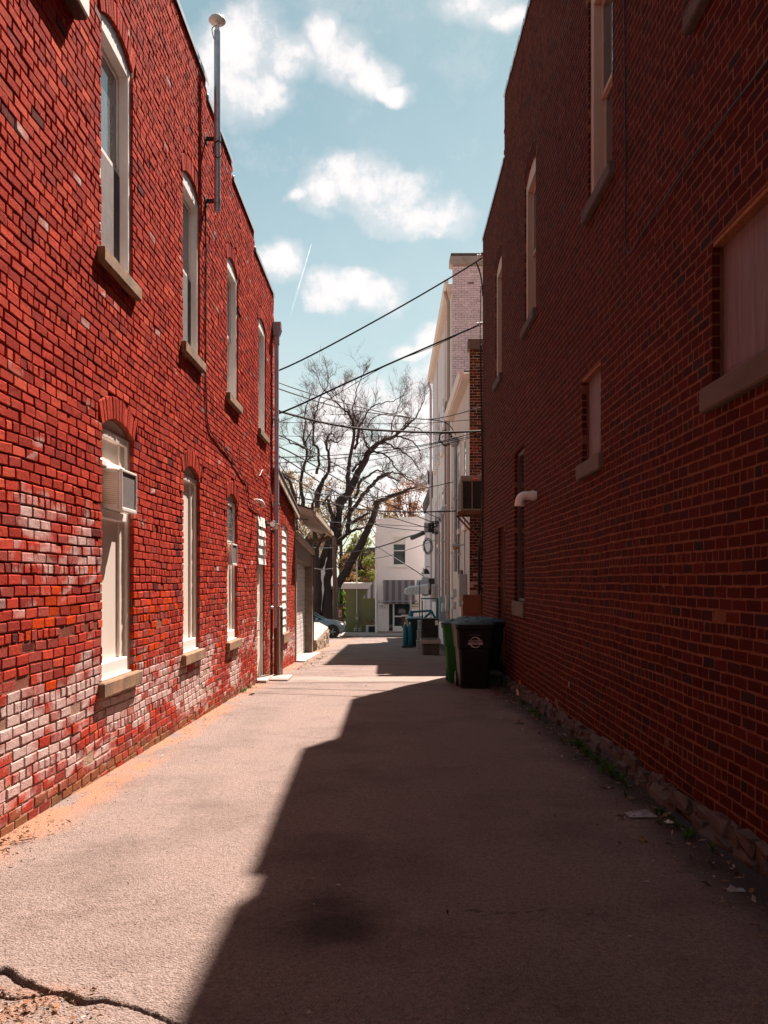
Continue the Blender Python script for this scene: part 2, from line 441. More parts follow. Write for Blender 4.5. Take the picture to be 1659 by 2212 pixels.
def mesh_from_quads(name, V, Fq, col, material):
    me = bpy.data.meshes.new(name); nv, nf = len(V), len(Fq)
    me.vertices.add(nv); me.vertices.foreach_set('co', V.astype(np.float32).ravel())
    me.loops.add(nf*4); me.loops.foreach_set('vertex_index', Fq.astype(np.int32).ravel())
    me.polygons.add(nf); me.polygons.foreach_set('loop_start', np.arange(0, nf*4, 4, dtype=np.int32))
    me.update(calc_edges=True); me.validate(); me.shade_flat()
    if col is not None:
        a = me.color_attributes.new('bcol', 'FLOAT_COLOR', 'POINT'); a.data.foreach_set('color', col.astype(np.float32).ravel())
    me.materials.append(material); return me
def brickwork(wall, quads, kind, colour, material, parent, seed, proud=(.0, .0025), ch=(.003,.006), jit=.0018, singles=300, missing=None, njit=.0003):
    """the bricks that show largest are parts of their own, the rest one part"""
    r = np.random.default_rng(seed); n = len(quads); cen = quads.mean(1)
    col = colour(cen[:,0], cen[:,1], kind, r)
    pr = r.normal(proud[0], proud[1], n); pr = pr+np.where(kind == 1, .002, 0)
    if missing is not None: pr = np.where(r.random(n) < missing(cen[:,0], cen[:,1]), pr-.003-.018*r.random(n)**2, pr)
    chm = r.uniform(ch[0], ch[1], n)
    V = brick_verts(wall, quads, pr, chm, r, jit, njit)
    uvc = np.concatenate([quads, quads, quads], 1); colv = np.repeat(col[:,None], 12, 1)
    al = col[:,3:4]; colv[...,3] = np.clip(al+(al > .04)*1.5*(fbm(uvc[...,0]*9, uvc[...,1]*11, 3, 201)-.5), 0, 1)
    colv[...,:3] *= (.86+.28*fbm(uvc[...,0]*11+5, uvc[...,1]*13, 2, 205))[...,None]
    O = np.array(ORI.get(parent.name, (0,0,0)))
    W = V[:, 8:12]; Y = np.maximum(W[...,1], .2); px = VX+F*W[...,0]/Y; py = VY-F*(W[...,2]-EYE)/Y
    area = .5*np.abs((px[:,0]-px[:,2])*(py[:,1]-py[:,3])-(px[:,1]-px[:,3])*(py[:,0]-py[:,2]))
    inside = (px.mean(1) > 4) & (px.mean(1) < 1655) & (py.mean(1) > 4) & (py.mean(1) < 2208) & (W[...,1].min(1) > .5)
    order = np.argsort(-np.where(inside, area, 0)); big = order[:singles]; rest = order[singles:]
    for i in big:
        c = colv[i]
        me = mesh_from_quads('brick', V[i]-O, QF, c, material)
        o = bpy.data.objects.new('brick', me); COL.objects.link(o); o.parent = parent
    if len(rest):
        Fq = (QF[None]+12*np.arange(len(rest))[:,None,None]).reshape(-1,4)
        me = mesh_from_quads('brickwork', (V[rest]-O).reshape(-1,3), Fq, colv[rest].reshape(-1,4), material)
        o = bpy.data.objects.new('brickwork', me); COL.objects.link(o); o.parent = parent; o['kind'] = 'stuff'

def core_wall(wall, u0, u1, zbot, tops, openings, n0, depth, name, material, parent, reveals=True):
    """mortar bed behind the bricks: sheet with real openings, arches and reveals"""
    us = sorted({u0, u1, *[o['u0'] for o in openings], *[o['u1'] for o in openings], *[t[0] for t in tops], *[t[1] for t in tops]})
    us = [u for u in us if u0-1e-6 <= u <= u1+1e-6]
    b = MB()
    for i in range(len(us)-1):
        ua, ub = us[i], us[i+1]; um = (ua+ub)/2
        top = next(t[2] for t in tops if t[0]-1e-6 <= um <= t[1]+1e-6)
        zs = sorted({zbot, top, *[o['z0'] for o in openings], *[o['z1']+o.get('rise',0) for o in openings]}); zs = [z for z in zs if zbot <= z <= top]
        for j in range(len(zs)-1):
            za, zb = zs[j], zs[j+1]; zm = (za+zb)/2
            if any(o['u0'] < um < o['u1'] and o['z0'] < zm < o['z1']+o.get('rise',0) for o in openings): continue
            b.quad(wall(ua,za,n0), wall(ub,za,n0), wall(ub,zb,n0), wall(ua,zb,n0))
    d = n0-depth
    for o in (openings if reveals else ()):
        a, c, z0, z1 = o['u0'], o['u1'], o['z0'], o['z1']
        b.quad(wall(a,z0,n0), wall(a,z0,d), wall(a,z1,d), wall(a,z1,n0)); b.quad(wall(c,z0,n0), wall(c,z0,d), wall(c,z1,d), wall(c,z1,n0))
        b.quad(wall(a,z0,n0), wall(c,z0,n0), wall(c,z0,d), wall(a,z0,d))
        if o.get('rise'):
            cu, cz, R = arc_geom(o); half = math.asin(min(1,(c-a)/2/R)); m = 12; zt = z1+o['rise']
            pt = [(cu+R*math.sin(-half+2*half*k/m), cz+R*math.cos(-half+2*half*k/m)) for k in range(m+1)]
            for k in range(m):
                (p, q), (s, t) = pt[k], pt[k+1]
                b.quad(wall(p,q,n0), wall(s,t,n0), wall(s,t,d), wall(p,q,d))
                if zt-max(q,t) > 1e-4 or True: b.quad(wall(p,q,n0), wall(s,t,n0), wall(s,zt+1e-4,n0), wall(p,zt+1e-4,n0))
        else:
            b.quad(wall(a,z1,n0), wall(c,z1,n0), wall(c,z1,d), wall(a,z1,d))
    return b.build(name, material, parent)

def mortar_mat(name, hi, lo, zlo, zhi):
    m, N, L, B = new_mat(name)
    n = tex(N, L, 7, 6, .7); n2 = tex(N, L, 55, 4, .7)
    tc = N.new('ShaderNodeTexCoord'); sp = N.new('ShaderNodeSeparateXYZ'); L.new(tc.outputs['Object'], sp.inputs[0])
    nb = tex(N, L, .9, 3, .6); ad = N.new('ShaderNodeMath'); ad.operation = 'MULTIPLY_ADD'; ad.inputs[1].default_value = 1.6
    L.new(nb.outputs['Fac'], ad.inputs[0]); L.new(sp.outputs[2], ad.inputs[2])
    mr = N.new('ShaderNodeMapRange'); mr.inputs['From Min'].default_value = zlo+.8; mr.inputs['From Max'].default_value = zhi+.8; L.new(ad.outputs[0], mr.inputs[0])
    mx = N.new('ShaderNodeMix'); mx.data_type = 'RGBA'; L.new(mr.outputs[0], mx.inputs[0]); mx.inputs[6].default_value = (*lo,1); mx.inputs[7].default_value = (*hi,1)
    r = ramp(N, [(.3,(.6,.6,.6)),(.65,(1,1,1))]); L.new(n.outputs['Fac'], r.inputs[0])
    mu = N.new('ShaderNodeMix'); mu.data_type = 'RGBA'; mu.blend_type = 'MULTIPLY'; mu.inputs[0].default_value = 1
    L.new(mx.outputs[2], mu.inputs[6]); L.new(r.outputs[0], mu.inputs[7]); L.new(mu.outputs[2], B.inputs['Base Color'])
    B.inputs['Roughness'].default_value = .95; B.inputs['Specular IOR Level'].default_value = .03
    bp = N.new('ShaderNodeBump'); bp.inputs['Strength'].default_value = .9; bp.inputs['Distance'].default_value = .012
    L.new(n2.outputs['Fac'], bp.inputs['Height']); L.new(bp.outputs[0], B.inputs['Normal'])
    return m
M['mortar_left'] = mortar_mat('old_lime_mortar', (.24,.075,.05), (.46,.31,.235), .5, 1.2)
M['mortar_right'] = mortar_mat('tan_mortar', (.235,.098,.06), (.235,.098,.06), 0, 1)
M['mortar_pale'] = mortar_mat('pale_mortar', (.46,.33,.22), (.42,.28,.18), 0, 1)
M['mortar_paint'] = mortar_mat('painted_joint', (.30,.20,.185), (.30,.20,.185), 0, 1)

def pick(r, n, pal, w):
    pal = np.array(pal); return pal[r.choice(len(pal), n, p=np.array(w)/sum(w))]
def sstep(x, a, b):
    t = np.clip((x-a)/(b-a), 0, 1); return t*t*(3-2*t)
def col_left(u, z, kind, r):
    n = len(u); gz = np.interp(u, GY, GZ); hz = z-gz
    c = pick(r, n, [(.39,.044,.026),(.33,.036,.023),(.44,.056,.032),(.27,.033,.025),(.49,.078,.044),(.12,.026,.024),(.24,.13,.12)], [34,30,20,9,6,1.2,.7])
    c = c*(1+r.normal(0,.09,(n,1)))
    # freshly spalled orange bricks in a band about waist height
    org = sstep(hz,.75,1.0)*(1-sstep(hz,1.35,1.75))*sstep(fbm(u*.8,z*2.2,3,5),.42,.62)
    k = (r.random(n) < .30*org)[:,None]; mv = (r.random(n) < .45*(1-sstep(hz,1.3,2.2)))[:,None]; c = np.where(mv, np.array((.30,.056,.043))*(1+r.normal(0,.12,(n,1))), c)
    c = np.where(k, np.array((.50,.050,.009))*(1+r.normal(0,.14,(n,1))), c)
    brown = sstep(-hz,-.2,-.02)[:,None]*.75*(r.random((n,1)) > .3)
    c = c*(1-brown)+np.array((.20,.12,.06))*brown
    edge = .95+.55*(fbm(u*.9,z*0+3,3,13)-.5)
    low = (1-sstep(hz,edge-.35,edge+.45))*sstep(hz,.0,.3)
    field = .7*fbm(u*1.0+3,z*1.9,4,11)+.3*fbm(u*3.3,z*4.5,3,15)
    bloom = low*np.clip(4.2*(field-.41)+.45*(r.random(n)-.40),0,1)
    up = sstep(hz,1.3,1.9)*(1-sstep(hz,2.3,3.4))*(1-sstep(u,7.2,9.5))*sstep(fbm(u*1.3,z*1.5,4,21),.48,.68)*(.35+.5*r.random(n))
    pale = np.where((r.random(n) < .012), .5, 0)
    al = np.clip(np.maximum(np.maximum(bloom, up), pale), 0, 1)*np.where(k[:,0],.25,1)*.92
    return np.concatenate([np.clip(c,.004,1), al[:,None]], 1)
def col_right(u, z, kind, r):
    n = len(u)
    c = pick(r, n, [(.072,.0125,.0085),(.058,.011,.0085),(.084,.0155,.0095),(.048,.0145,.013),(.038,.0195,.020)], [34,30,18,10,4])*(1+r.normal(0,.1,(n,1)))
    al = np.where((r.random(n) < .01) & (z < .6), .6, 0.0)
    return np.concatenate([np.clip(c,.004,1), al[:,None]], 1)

# ------------------------------------------------------------------ ground
CRACK = [(0,2095),(50,2119),(100,2145),(140,2150),(175,2165),(225,2160),(280,2175),(330,2188),(372,2206),(420,2230)]
CRACK2 = [(0,2145),(25,2158),(60,2160),(100,2150)]
CRACK3 = [(760,1893),(800,1880),(835,1870)]
CRACK4 = [(1000,1965),(1100,1970),(1200,1962),(1300,1978)]
def ground_hit(px, py):
    lo, hi = .5, 80.0
    for _ in range(60):
        mY = (lo+hi)/2
        if VY+F*(EYE-g(mY))/mY > py: lo = mY
        else: hi = mY
    return np.array(((px-VX)*lo/F, lo))
def seg_dist(x, y, pts):
    d = np.full(x.shape, 9.0); tt = np.zeros(x.shape)
    for i in range(len(pts)-1):
        a, b = pts[i], pts[i+1]; ab = b-a
        t = np.clip(((x-a[0])*ab[0]+(y-a[1])*ab[1])/(ab@ab), 0, 1)
        q = np.hypot(x-a[0]-t*ab[0], y-a[1]-t*ab[1]); tt = np.where(q < d, (i+t)/(len(pts)-1), tt); d = np.minimum(d, q)
    return d, tt
def asphalt_mat():
    m, N, L, B = new_mat('worn_asphalt')
    v = tex(N, L, 95, kind='voronoi'); v.feature = 'F1'
    n1 = tex(N, L, 44, 6, .8); n2 = tex(N, L, 1.1, 6, .65); n3 = tex(N, L, 150, 3, .6)
    r1 = ramp(N, [(.32,(.130,.092,.080)),(.5,(.245,.183,.160)),(.70,(.34,.262,.228))]); L.new(n1.outputs['Fac'], r1.inputs[0])
    r2 = ramp(N, [(.28,(.70,.67,.67)),(.52,(1,1,1)),(.8,(1.06,1.03,1.0))]); L.new(n2.outputs['Fac'], r2.inputs[0])
    mu = N.new('ShaderNodeMix'); mu.data_type = 'RGBA'; mu.blend_type = 'MULTIPLY'; mu.inputs[0].default_value = 1
    L.new(r1.outputs[0], mu.inputs[6]); L.new(r2.outputs[0], mu.inputs[7])
    r3 = ramp(N, [(.33,(.30,.27,.27)),(.45,(1,1,1)),(.66,(1,1,1)),(.75,(1.6,1.55,1.5))]); L.new(n3.outputs['Fac'], r3.inputs[0])
    mu2 = N.new('ShaderNodeMix'); mu2.data_type = 'RGBA'; mu2.blend_type = 'MULTIPLY'; mu2.inputs[0].default_value = .8
    L.new(mu.outputs[2], mu2.inputs[6]); L.new(r3.outputs[0], mu2.inputs[7])
    at = N.new('ShaderNodeAttribute'); at.attribute_name = 'soil'
    sp = N.new('ShaderNodeSeparateColor'); L.new(at.outputs['Color'], sp.inputs[0])
    last = mu2.outputs[2]
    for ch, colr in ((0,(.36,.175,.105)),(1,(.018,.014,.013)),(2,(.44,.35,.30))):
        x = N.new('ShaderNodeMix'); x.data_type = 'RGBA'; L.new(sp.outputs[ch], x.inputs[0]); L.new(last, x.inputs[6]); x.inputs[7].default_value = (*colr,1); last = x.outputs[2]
    L.new(last, B.inputs['Base Color']); B.inputs['Roughness'].default_value = .93; B.inputs['Specular IOR Level'].default_value = .2
    s = N.new('ShaderNodeMath'); s.operation = 'MULTIPLY_ADD'; s.inputs[1].default_value = -.9; L.new(v.outputs['Distance'], s.inputs[0]); L.new(n1.outputs['Fac'], s.inputs[2])
    bp = N.new('ShaderNodeBump'); bp.inputs['Strength'].default_value = 1; bp.inputs['Distance'].default_value = .011
    L.new(s.outputs[0], bp.inputs['Height']); L.new(bp.outputs[0], B.inputs['Normal'])
    return m
M['asphalt'] = asphalt_mat()
def sheet(name, xs, ys, zoff, material, detail=False):
    xs = np.asarray(xs); ys = np.asarray(ys); X, Y = np.meshgrid(xs, ys); Z = np.interp(Y, GY, GZ)+zoff
    col = np.zeros((*X.shape, 4)); col[...,3] = 1
    if detail:
        Z = Z+(fbm(X*1.2,Y*1.2,3,3)-.5)*.022*sstep(X,-2.5,-2.2)*(1-sstep(X,1.7,2.1))
        near = 1-sstep(Y,7,9)
        Z = Z+near*((fbm(X*30,Y*30,3,8)-.5)*.006)
        for pts, wd, dp in ((CRACK,.034,.06),(CRACK2,.018,.04),(CRACK3,.006,.012),(CRACK4,.004,.008)):
            q = np.array([ground_hit(*p) for p in pts]); d, t = seg_dist(X+.016*(fbm(X*14,Y*14,3,31)-.5), Y+.05*(fbm(X*11+7,Y*11,3,33)-.5), q)
            w = wd*(.35+1.0*fbm(t*9,t*0+2,2,4))*(1-.75*sstep(t,.45,1.0) if pts is CRACK else 1)
            Z = Z-dp*(1-sstep(d,w*.45,w)); col[...,1] = np.maximum(col[...,1], .75*(1-sstep(d,w*.5,w*1.15)))
        # washed brick dust and soil along the left wall, leaf soil along the right footing
        e = X+2.45+.30*(fbm(X*2,Y*1.1,4,41)-.5)
        col[...,0] = np.clip((1-sstep(e,.04,.42))*sstep(fbm(X*5,Y*2.2,4,43),.25,.6)*1.0,0,.9)
        cp = ground_hit(40,2190); dd = np.hypot((X-cp[0])*.9, Y-cp[1]); col[...,0] = np.maximum(col[...,0], .6*(1-sstep(dd,.06,.34))*sstep(fbm(X*9,Y*9,4,47),.35,.6))
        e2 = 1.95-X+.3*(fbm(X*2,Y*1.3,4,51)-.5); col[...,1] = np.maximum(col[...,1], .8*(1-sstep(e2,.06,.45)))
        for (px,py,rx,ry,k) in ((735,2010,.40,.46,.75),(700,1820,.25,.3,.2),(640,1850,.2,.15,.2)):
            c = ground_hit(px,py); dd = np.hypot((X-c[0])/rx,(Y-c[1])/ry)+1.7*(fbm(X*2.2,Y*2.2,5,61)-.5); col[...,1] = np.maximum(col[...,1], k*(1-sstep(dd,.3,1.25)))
        # dark tracks of coarse worn surface near the left
        tr = (1-sstep(np.abs(X+1.62+.18*(fbm(Y*.6,Y*0,2,9)-.5)),.1,.38))*sstep(fbm(X*3,Y*1.5,4,71),.42,.6); col[...,1] = np.maximum(col[...,1], .13*tr*(Y < 12))
        # worn pale concrete strip across the alley
        st = sstep(Y+.2*(fbm(X*1.5,Y*0+1,2,81)-.5),16.75,16.85)*(1-sstep(Y+.25*(fbm(X*2,Y*0+5,2,83)-.5),17.9,18.05)); col[...,2] = np.maximum(col[...,2], .38*st*(.4+.9*fbm(X*2,Y*2,3,88)))
    nx, ny = len(xs), len(ys); i = np.arange((ny-1)*nx).reshape(ny-1,nx)[:, :-1]
    Fq = np.stack([i, i+1, i+nx+1, i+nx], -1).reshape(-1,4)
    V = np.stack([X,Y,Z],-1).reshape(-1,3)
    me = mesh_from_quads(name, V, Fq, None, material)
    a = me.color_attributes.new('soil','FLOAT_COLOR','POINT'); a.data.foreach_set('color', col.astype(np.float32).ravel())
    me.shade_smooth()
    o = bpy.data.objects.new(name, me); COL.objects.link(o); o['kind'] = 'structure'; return o
ground = sheet('ground', [-900,-60,-20,-8,-4,0,4,8,20,60,900], [-300,-30,-12,0,8,16.5,20,25,30,35,40,45,50,55,60,70,80,110,150,300,900], -.03, M['asphalt'])
alley = sheet('alley', np.concatenate([np.linspace(-2.52,-1.76,30), np.linspace(-1.75,-.62,150), np.linspace(-.60,2.12,100)]), np.concatenate([np.arange(-9,2.4,.3), np.arange(2.4,3.0,.02), np.arange(3.0,3.75,.0075), np.arange(3.75,7.5,.016), np.arange(7.5,13,.05), np.arange(13,24,.09), np.arange(24,60.5,.4)]), 0, M['asphalt'], True)

# ------------------------------------------------------------------ left brick building
LW = Wall((-2.45,0,0), (0,1,0), (1,0,0)); RW = Wall((2.06,0,0), (0,1,0), (-1,0,0))
def zr(z): return z+EYE                      # height given above the eye
def top_of(tops): return lambda u: next((t[2] for t in tops if t[0] <= u <= t[1]), tops[-1][2])
left = thing('brick_building', 'sunlit red brick building with white framed windows along the alley', 'building', (-2.45,10,g(10)))
L_TOPS = [(-9,11.96,8.08),(11.96,13.9,7.90),(13.9,16.14,7.69),(16.14,18.8,7.42)]
UPW = [(7.62,8.55),(10.60,11.55),(13.46,14.42),(16.62,17.6)]
up_open = [dict(u0=a,u1=b,z0=zr(2.80),z1=zr(4.80),rise=.13) for a,b in UPW]
LOW = [(7.64,8.58,zr(-.86),zr(1.32)),(10.63,11.54,zr(-.87),zr(1.28)),(13.48,14.36,zr(-.92),zr(1.22)),(16.47,17.4,g(17)-.05,zr(1.05))]
low_open = [dict(u0=a,u1=b,z0=c,z1=d,rise=.11) for a,b,c,d in LOW]
l_open = up_open+low_open
core_wall(LW, -9, 18.8, -1.2, L_TOPS, l_open, -.015, .26, 'mortar_bed', M['mortar_left'], left)
core_wall(LW, 3.0, 18.79, -1.1, [(3.0,18.79,1.24)], low_open, -.0065, .1, 'repointing', M['mortar_left'], left, False)
q, k = course_bricks(3.2, 18.8, lambda u: g(u)-.02, top_of(L_TOPS), l_open, seed=3, wave=.011, joint=.0115, head=.017)
brickwork(LW, q, k, col_left, M['brick'], left, 11, proud=(.0,.0021), ch=(.0032,.0072), jit=.0026, njit=.0008,
          missing=lambda u,z: np.where((z-np.interp(u,GY,GZ) < 1.6), .085*sstep(fbm(u*1.2,z*2,3,91),.45,.7)+.008, .005))
for s in (bx('rear_mass', (-9,-.27,-1.2), (18.79,-11,7.2), M['mortar_left'], left, 0, LW.T()),): pass
for (a, b, t) in L_TOPS:
    a2 = max(a,-9)
    bx('parapet', (a2+.003,-.02,6.9), (b-.003,-.30,t-.002), M['mortar_left'], left, 0, LW.T())
    bx('coping', (a2+.004,.022,t+.0), (b-.004,-.33,t+.035), M['flash'], left, .006, LW.T())
    bx('coping_drip', (a2+.006,.026,t-.05), (b-.006,.020,t+.002), M['flash'], left, 0, LW.T())

def arch_panel(b, wall, o, n, z_from, inset=0.0, th=.01):
    """flat panel filling the head of an arched opening"""
    cu, cz, R = arc_geom(o); w = (o['u1']-o['u0'])/2-inset; R -= inset; m = 12
    pts = [(cu-w, z_from),(cu+w, z_from)]
    half = math.asin(min(1,w/R))
    pts += [(cu+R*math.sin(t), cz+R*math.cos(t)) for t in np.linspace(half,-half,m)]
    V = [wall(u,z,n) for u,z in pts]+[wall(u,z,n-th) for u,z in pts]; c = len(pts)
    b.add(V, [tuple(range(c)), tuple(range(2*c-1,c-1,-1))]+[(i,(i+1)%c,c+(i+1)%c,c+i) for i in range(c)])
def stone_sill(wall, w, o, z, h=.13, out=.06, over=.10, m=None):
    bx('sill', (o['u0']-over,out,z-h), (o['u1']+over,-.2,z), m or M['stone'], w, .012, wall.T())
def sash_window(wall, parent, o, label=None, sill=True, trim=M['white'], screen=True, cas=.085, glass='glass_sky', depth=0, m_sill=None):
    w = sub('window', parent)
    if label: w['label'] = label
    a, c, z0, z1 = o['u0'], o['u1'], o['z0'], o['z1']; T = wall.T(); d = depth
    f = MB()
    f.box((a,-.032-d,z0), (a+cas,-.20-d,z1), .006, T); f.box((c-cas,-.024-d,z0), (c,-.20-d,z1), .006, T)
    f.box((a+cas,-.026-d,z1-cas), (c-cas,-.20-d,z1), .006, T); f.box((a+cas,-.018-d,z0), (c-cas,-.2-d,z0+.045), .006, T)
    if o.get('rise'): arch_panel(f, wall, o, -.03-d, z1, .002)
    f.build('frame', trim, w)
    zm = (z0+z1)/2; s = MB(); st = .045
    for (p, q2, n) in ((zm-.02, z1-cas, -.105-d), (z0+.045, zm+.02, -.135-d)):
        s.box((a+cas,n,p), (a+cas+st,n-.03,q2), .004, T); s.box((c-cas-st,n,p), (c-cas,n-.03,q2), .004, T)
        s.box((a+cas+st,n,p), (c-cas-st,n-.03,p+st), .004, T); s.box((a+cas+st,n,q2-st), (c-cas-st,n-.03,q2), .004, T)
    s.build('sash', trim, w)
    for (p, q2, n) in ((zm+.02, z1-cas-st, -.120-d), (z0+.09, zm-.02, -.150-d)):
        bx('pane', (a+cas+st-.01,n,p), (c-cas-st+.01,n-.006,q2), M[glass], w, 0, T)
    if screen: bx('insect_screen', (a+cas+.002,-.100-d,z0+.047), (c-cas-.002,-.104-d,zm-.021), M['screen'], w, 0, T)
    if sill: stone_sill(wall, w, o, z0, m=m_sill)
    return w
for i, o in enumerate(up_open):
    sash_window(LW, left, o, screen=(i < 2))
# lower openings: boarded and panelled
def cream_window(o, split=.33, ledge=True, mull=True):
    w = sub('window', left); T = LW.T(); a, c, z0, z1 = o['u0'], o['u1'], o['z0'], o['z1']
    f = MB(); f.box((a+.002,-.04,z0), (a+.07,-.21,z1), .006, T); f.box((c-.075,-.04,z0), (c-.002,-.21,z1), .006, T); f.box((a+.07,-.042,z1-.07), (c-.075,-.21,z1), .006, T)
    f.build('frame', M['cream'], w)
    h = MB(); arch_panel(h, LW, o, -.055, z1, .003, .02); h.build('arch_panel', M['cream'], w)
    p = MB(); zt = z1-.07
    p.box((a+.07,-.09,z0+.1), (c-.075,-.115,zt), 0, T)
    if mull:
        p.box((a+.07,-.075,z0+.1), (a+.17,-.0895,zt), .004, T); p.box((c-.23,-.068,z0+.1), (c-.075,-.0895,zt), .004, T)
    p.build('panel', M['cream'], w)
    if ledge:
        s = MB(); s.box((a+.004,-.004,z0+.001), (c-.07,-.2,z0+.018), .003, T); s.box((a+.004,-.03,z0+.018), (c-.11,-.2,z0+.15), .008, T)
        s.build('ledge', M['white'], w)
    stone_sill(LW, w, o, z0, .13, .055, .11)
    return w
w1 = cream_window(low_open[0])
o = low_open[0]
b = MB(); b.box((o['u0']+.07,-.05,o['z1']-.32), (o['u1']-.09,-.2,o['z1']-.27), .006, LW.T()); b.box((o['u0']+.05,-.035,zr(.54)), (o['u1']-.12,-.2,zr(.62)), .008, LW.T())
b.build('cross_rail', M['white'], w1)
cream_window(low_open[1])
w3 = cream_window(low_open[2])
o = low_open[2]; b = MB(); b2 = MB(); T = LW.T()
for i in range(3):
    for j in range(6):
        ua = o['u0']+.09+i*.22; za = zr(.62)+j*.095
        bx('pane', (ua,-.058,za), (ua+.205,-.066,za+.085), M['glass_sky'], w3, .002, T)
b.box((o['u0']+.072,-.061,zr(.60)), (o['u1']-.077,-.074,zr(1.20)), 0, T); b.build('muntin_grid', M['white'], w3)
o = low_open[3]; dr = sub('door', left)
b = MB(); b.box((o['u0']+.002,-.03,g(17)), (o['u0']+.07,-.2,zr(.30)), .006, T); b.box((o['u1']-.075,-.03,g(17)), (o['u1']-.002,-.2,zr(.30)), .006, T); b.build('door_frame', M['cream'], dr)
b = MB(); b.box((o['u0']+.07,-.07,g(17)+.02), (o['u1']-.075,-.115,zr(.30)), .004, T)
for zz in (.12,.95): b.box((o['u0']+.2,-.062,g(17)+zz), (o['u1']-.2,-.09,g(17)+zz+.7), .006, T)
b.build('door_leaf', M['cream'], dr)
b = MB(); b.tube([LW(o['u0']+.15,zr(-.75),-.08), LW(o['u0']+.15,zr(-.75),-.02), LW(o['u0']+.24,zr(-.75),-.018)], .013); b.build('handle', M['metal'], dr, 40)
for i in range(5):     # overlapping white shingles in the door head
    za = zr(.30)+i*.175
    t = MB(); V = []
    lo_n, hi_n = .035, .005
    for (u, z, n) in ((o['u0']+.005,za,lo_n),(o['u1']-.005,za,lo_n),(o['u1']-.005,za+.19,hi_n),(o['u0']+.005,za+.19,hi_n)): V.append(LW(u,z,n))
    for (u, z, n) in ((o['u0']+.005,za,lo_n-.02),(o['u1']-.005,za,lo_n-.02),(o['u1']-.005,za+.19,hi_n-.02),(o['u0']+.005,za+.19,hi_n-.02)): V.append(LW(u,z,n))
    t.add(V, ((0,1,2,3),(7,6,5,4),(0,4,5,1),(1,5,6,2),(2,6,7,3),(3,7,4,0))); t.build('shingle', M['white'], dr)
b = MB(); arch_panel(b, LW, o, -.02, o['z1'], .003, .02); b.build('arch_panel', M['white'], dr)
bx('threshold', (o['u0']-.05,.16,g(16.9)-.1), (o['u1']+.05,-.2,g(16.9)+.06), M['concrete'], dr, .012, T)

# window air conditioners
def window_ac(label, u0, u1, z0, z1, out, group):
    t = thing('window_air_conditioner', label, 'air conditioner', LW((u0+u1)/2, z0, out/2), group); T = LW.T()
    def tilt(u, n, z): return LW(u, z-.09*(n+.2), n)
    b = MB(); b.box((u0,out-.03,z0), (u1,-.16,z1), .012, tilt); b.build('case', M['plastic_white'], t)
    f = MB(); e = .022
    f.box((u0,out,z0), (u0+e,out-.028,z1), .005, tilt); f.box((u1-e,out,z0), (u1,out-.028,z1), .005, tilt)
    f.box((u0+e,out,z0), (u1-e,out-.028,z0+e*1.5), .005, tilt); f.box((u0+e,out,z1-e), (u1-e,out-.028,z1), .005, tilt); f.build('rim', M['plastic_white'], t)
    bx('coil_grille', (u0+e,out-.012,z0+e*1.5), (u1-e,out-.02,z1-e), M['screen'], t, 0, tilt)
    n = int((z1-z0-.08)/.018)
    for i in range(n):
        zz = z0+.05+i*.018
        bx('louvre', (u0-.004,out-.05,zz), (u0+.004,-.13,zz+.009), M['ac_louvre'], t, .0015, tilt)
    return t
M['ac_louvre'] = mat('yellowed_plastic', (.55,.42,.28), .5, .08, 8, bump=0)
window_ac('larger white window air conditioner with slotted side and dark grille, nearest on left wall', 7.92, 8.39, zr(.64), zr(1.01), .085, 'window air conditioners on the left wall')
window_ac('small white window air conditioner in the third lower window', 13.62, 14.05, zr(.25), zr(.58), .05, 'window air conditioners on the left wall')

# white box high on the wall
t = thing('utility_box', 'white metal box fixed high on brick wall at top left', 'utility box', LW(6.5,5.8,0))
bx('case', (6.1,.115,5.82), (6.98,.0,6.75), M['white'], t, .008, LW.T())
bx('base_flange', (6.12,.10,5.80), (6.96,.012,5.819), M['dark'], t, 0, LW.T())

# antenna mast with its cable
t = thing('antenna_mast', 'grey metal pipe mast with mushroom shaped antenna on brick parapet', 'antenna', (-2.3,11.9,zr(4.87)))
mx, my = -2.30, 11.9
b = MB(); b.tube([(mx,my,zr(4.86)),(mx,my,zr(7.24))], .042, 16); b.build('pipe', M['metal'], t, 40)
b = MB(); b.tube([(mx,my,zr(7.2)),(mx,my,zr(7.36))], .030, 14); b.build('neck', M['plastic_white'], t, 40)
b = MB(); b.lathe([(.03,-.03),(.10,-.015),(.112,.0),(.11,.02),(.085,.055),(.045,.075),(.005,.08)], (mx,my,zr(7.37)), 'z', 24); b.build('antenna_dome', mat('antenna_shell',(.42,.42,.36),.5,.1,10), t, 60)
for zz in (5.0,5.82):
    b = MB(); b.tube([(-2.47,my,zr(zz)),(mx,my,zr(zz))], .03, 8); b.box((-2.455,my-.08,zr(zz)-.05),(-2.44,my+.08,zr(zz)+.05),.003); b.build('bracket', M['dark'], t, 40)
    b = MB(); b.lathe([(.05,-.03),(.05,.03)], (mx,my,zr(zz)), 'z', 16); b.build('clamp', M['metal'], t, 40)
b = MB(); b.tube(wavy([(mx,my-.03,zr(7.3)),(mx-.05,my-.09,zr(7.22)),(mx-.03,my-.06,zr(7.1))]), .006, 6); b.build('lead_wire', M['black'], t, 40)
b = MB(); lp = [(mx+.06*math.cos(a)+.02, my-.05, zr(5.66)+.11*math.sin(a)) for a in np.linspace(0,6.28*1.6,26)]; b.tube(lp, .006, 6); b.build('cable_coil', M['black'], t, 40)
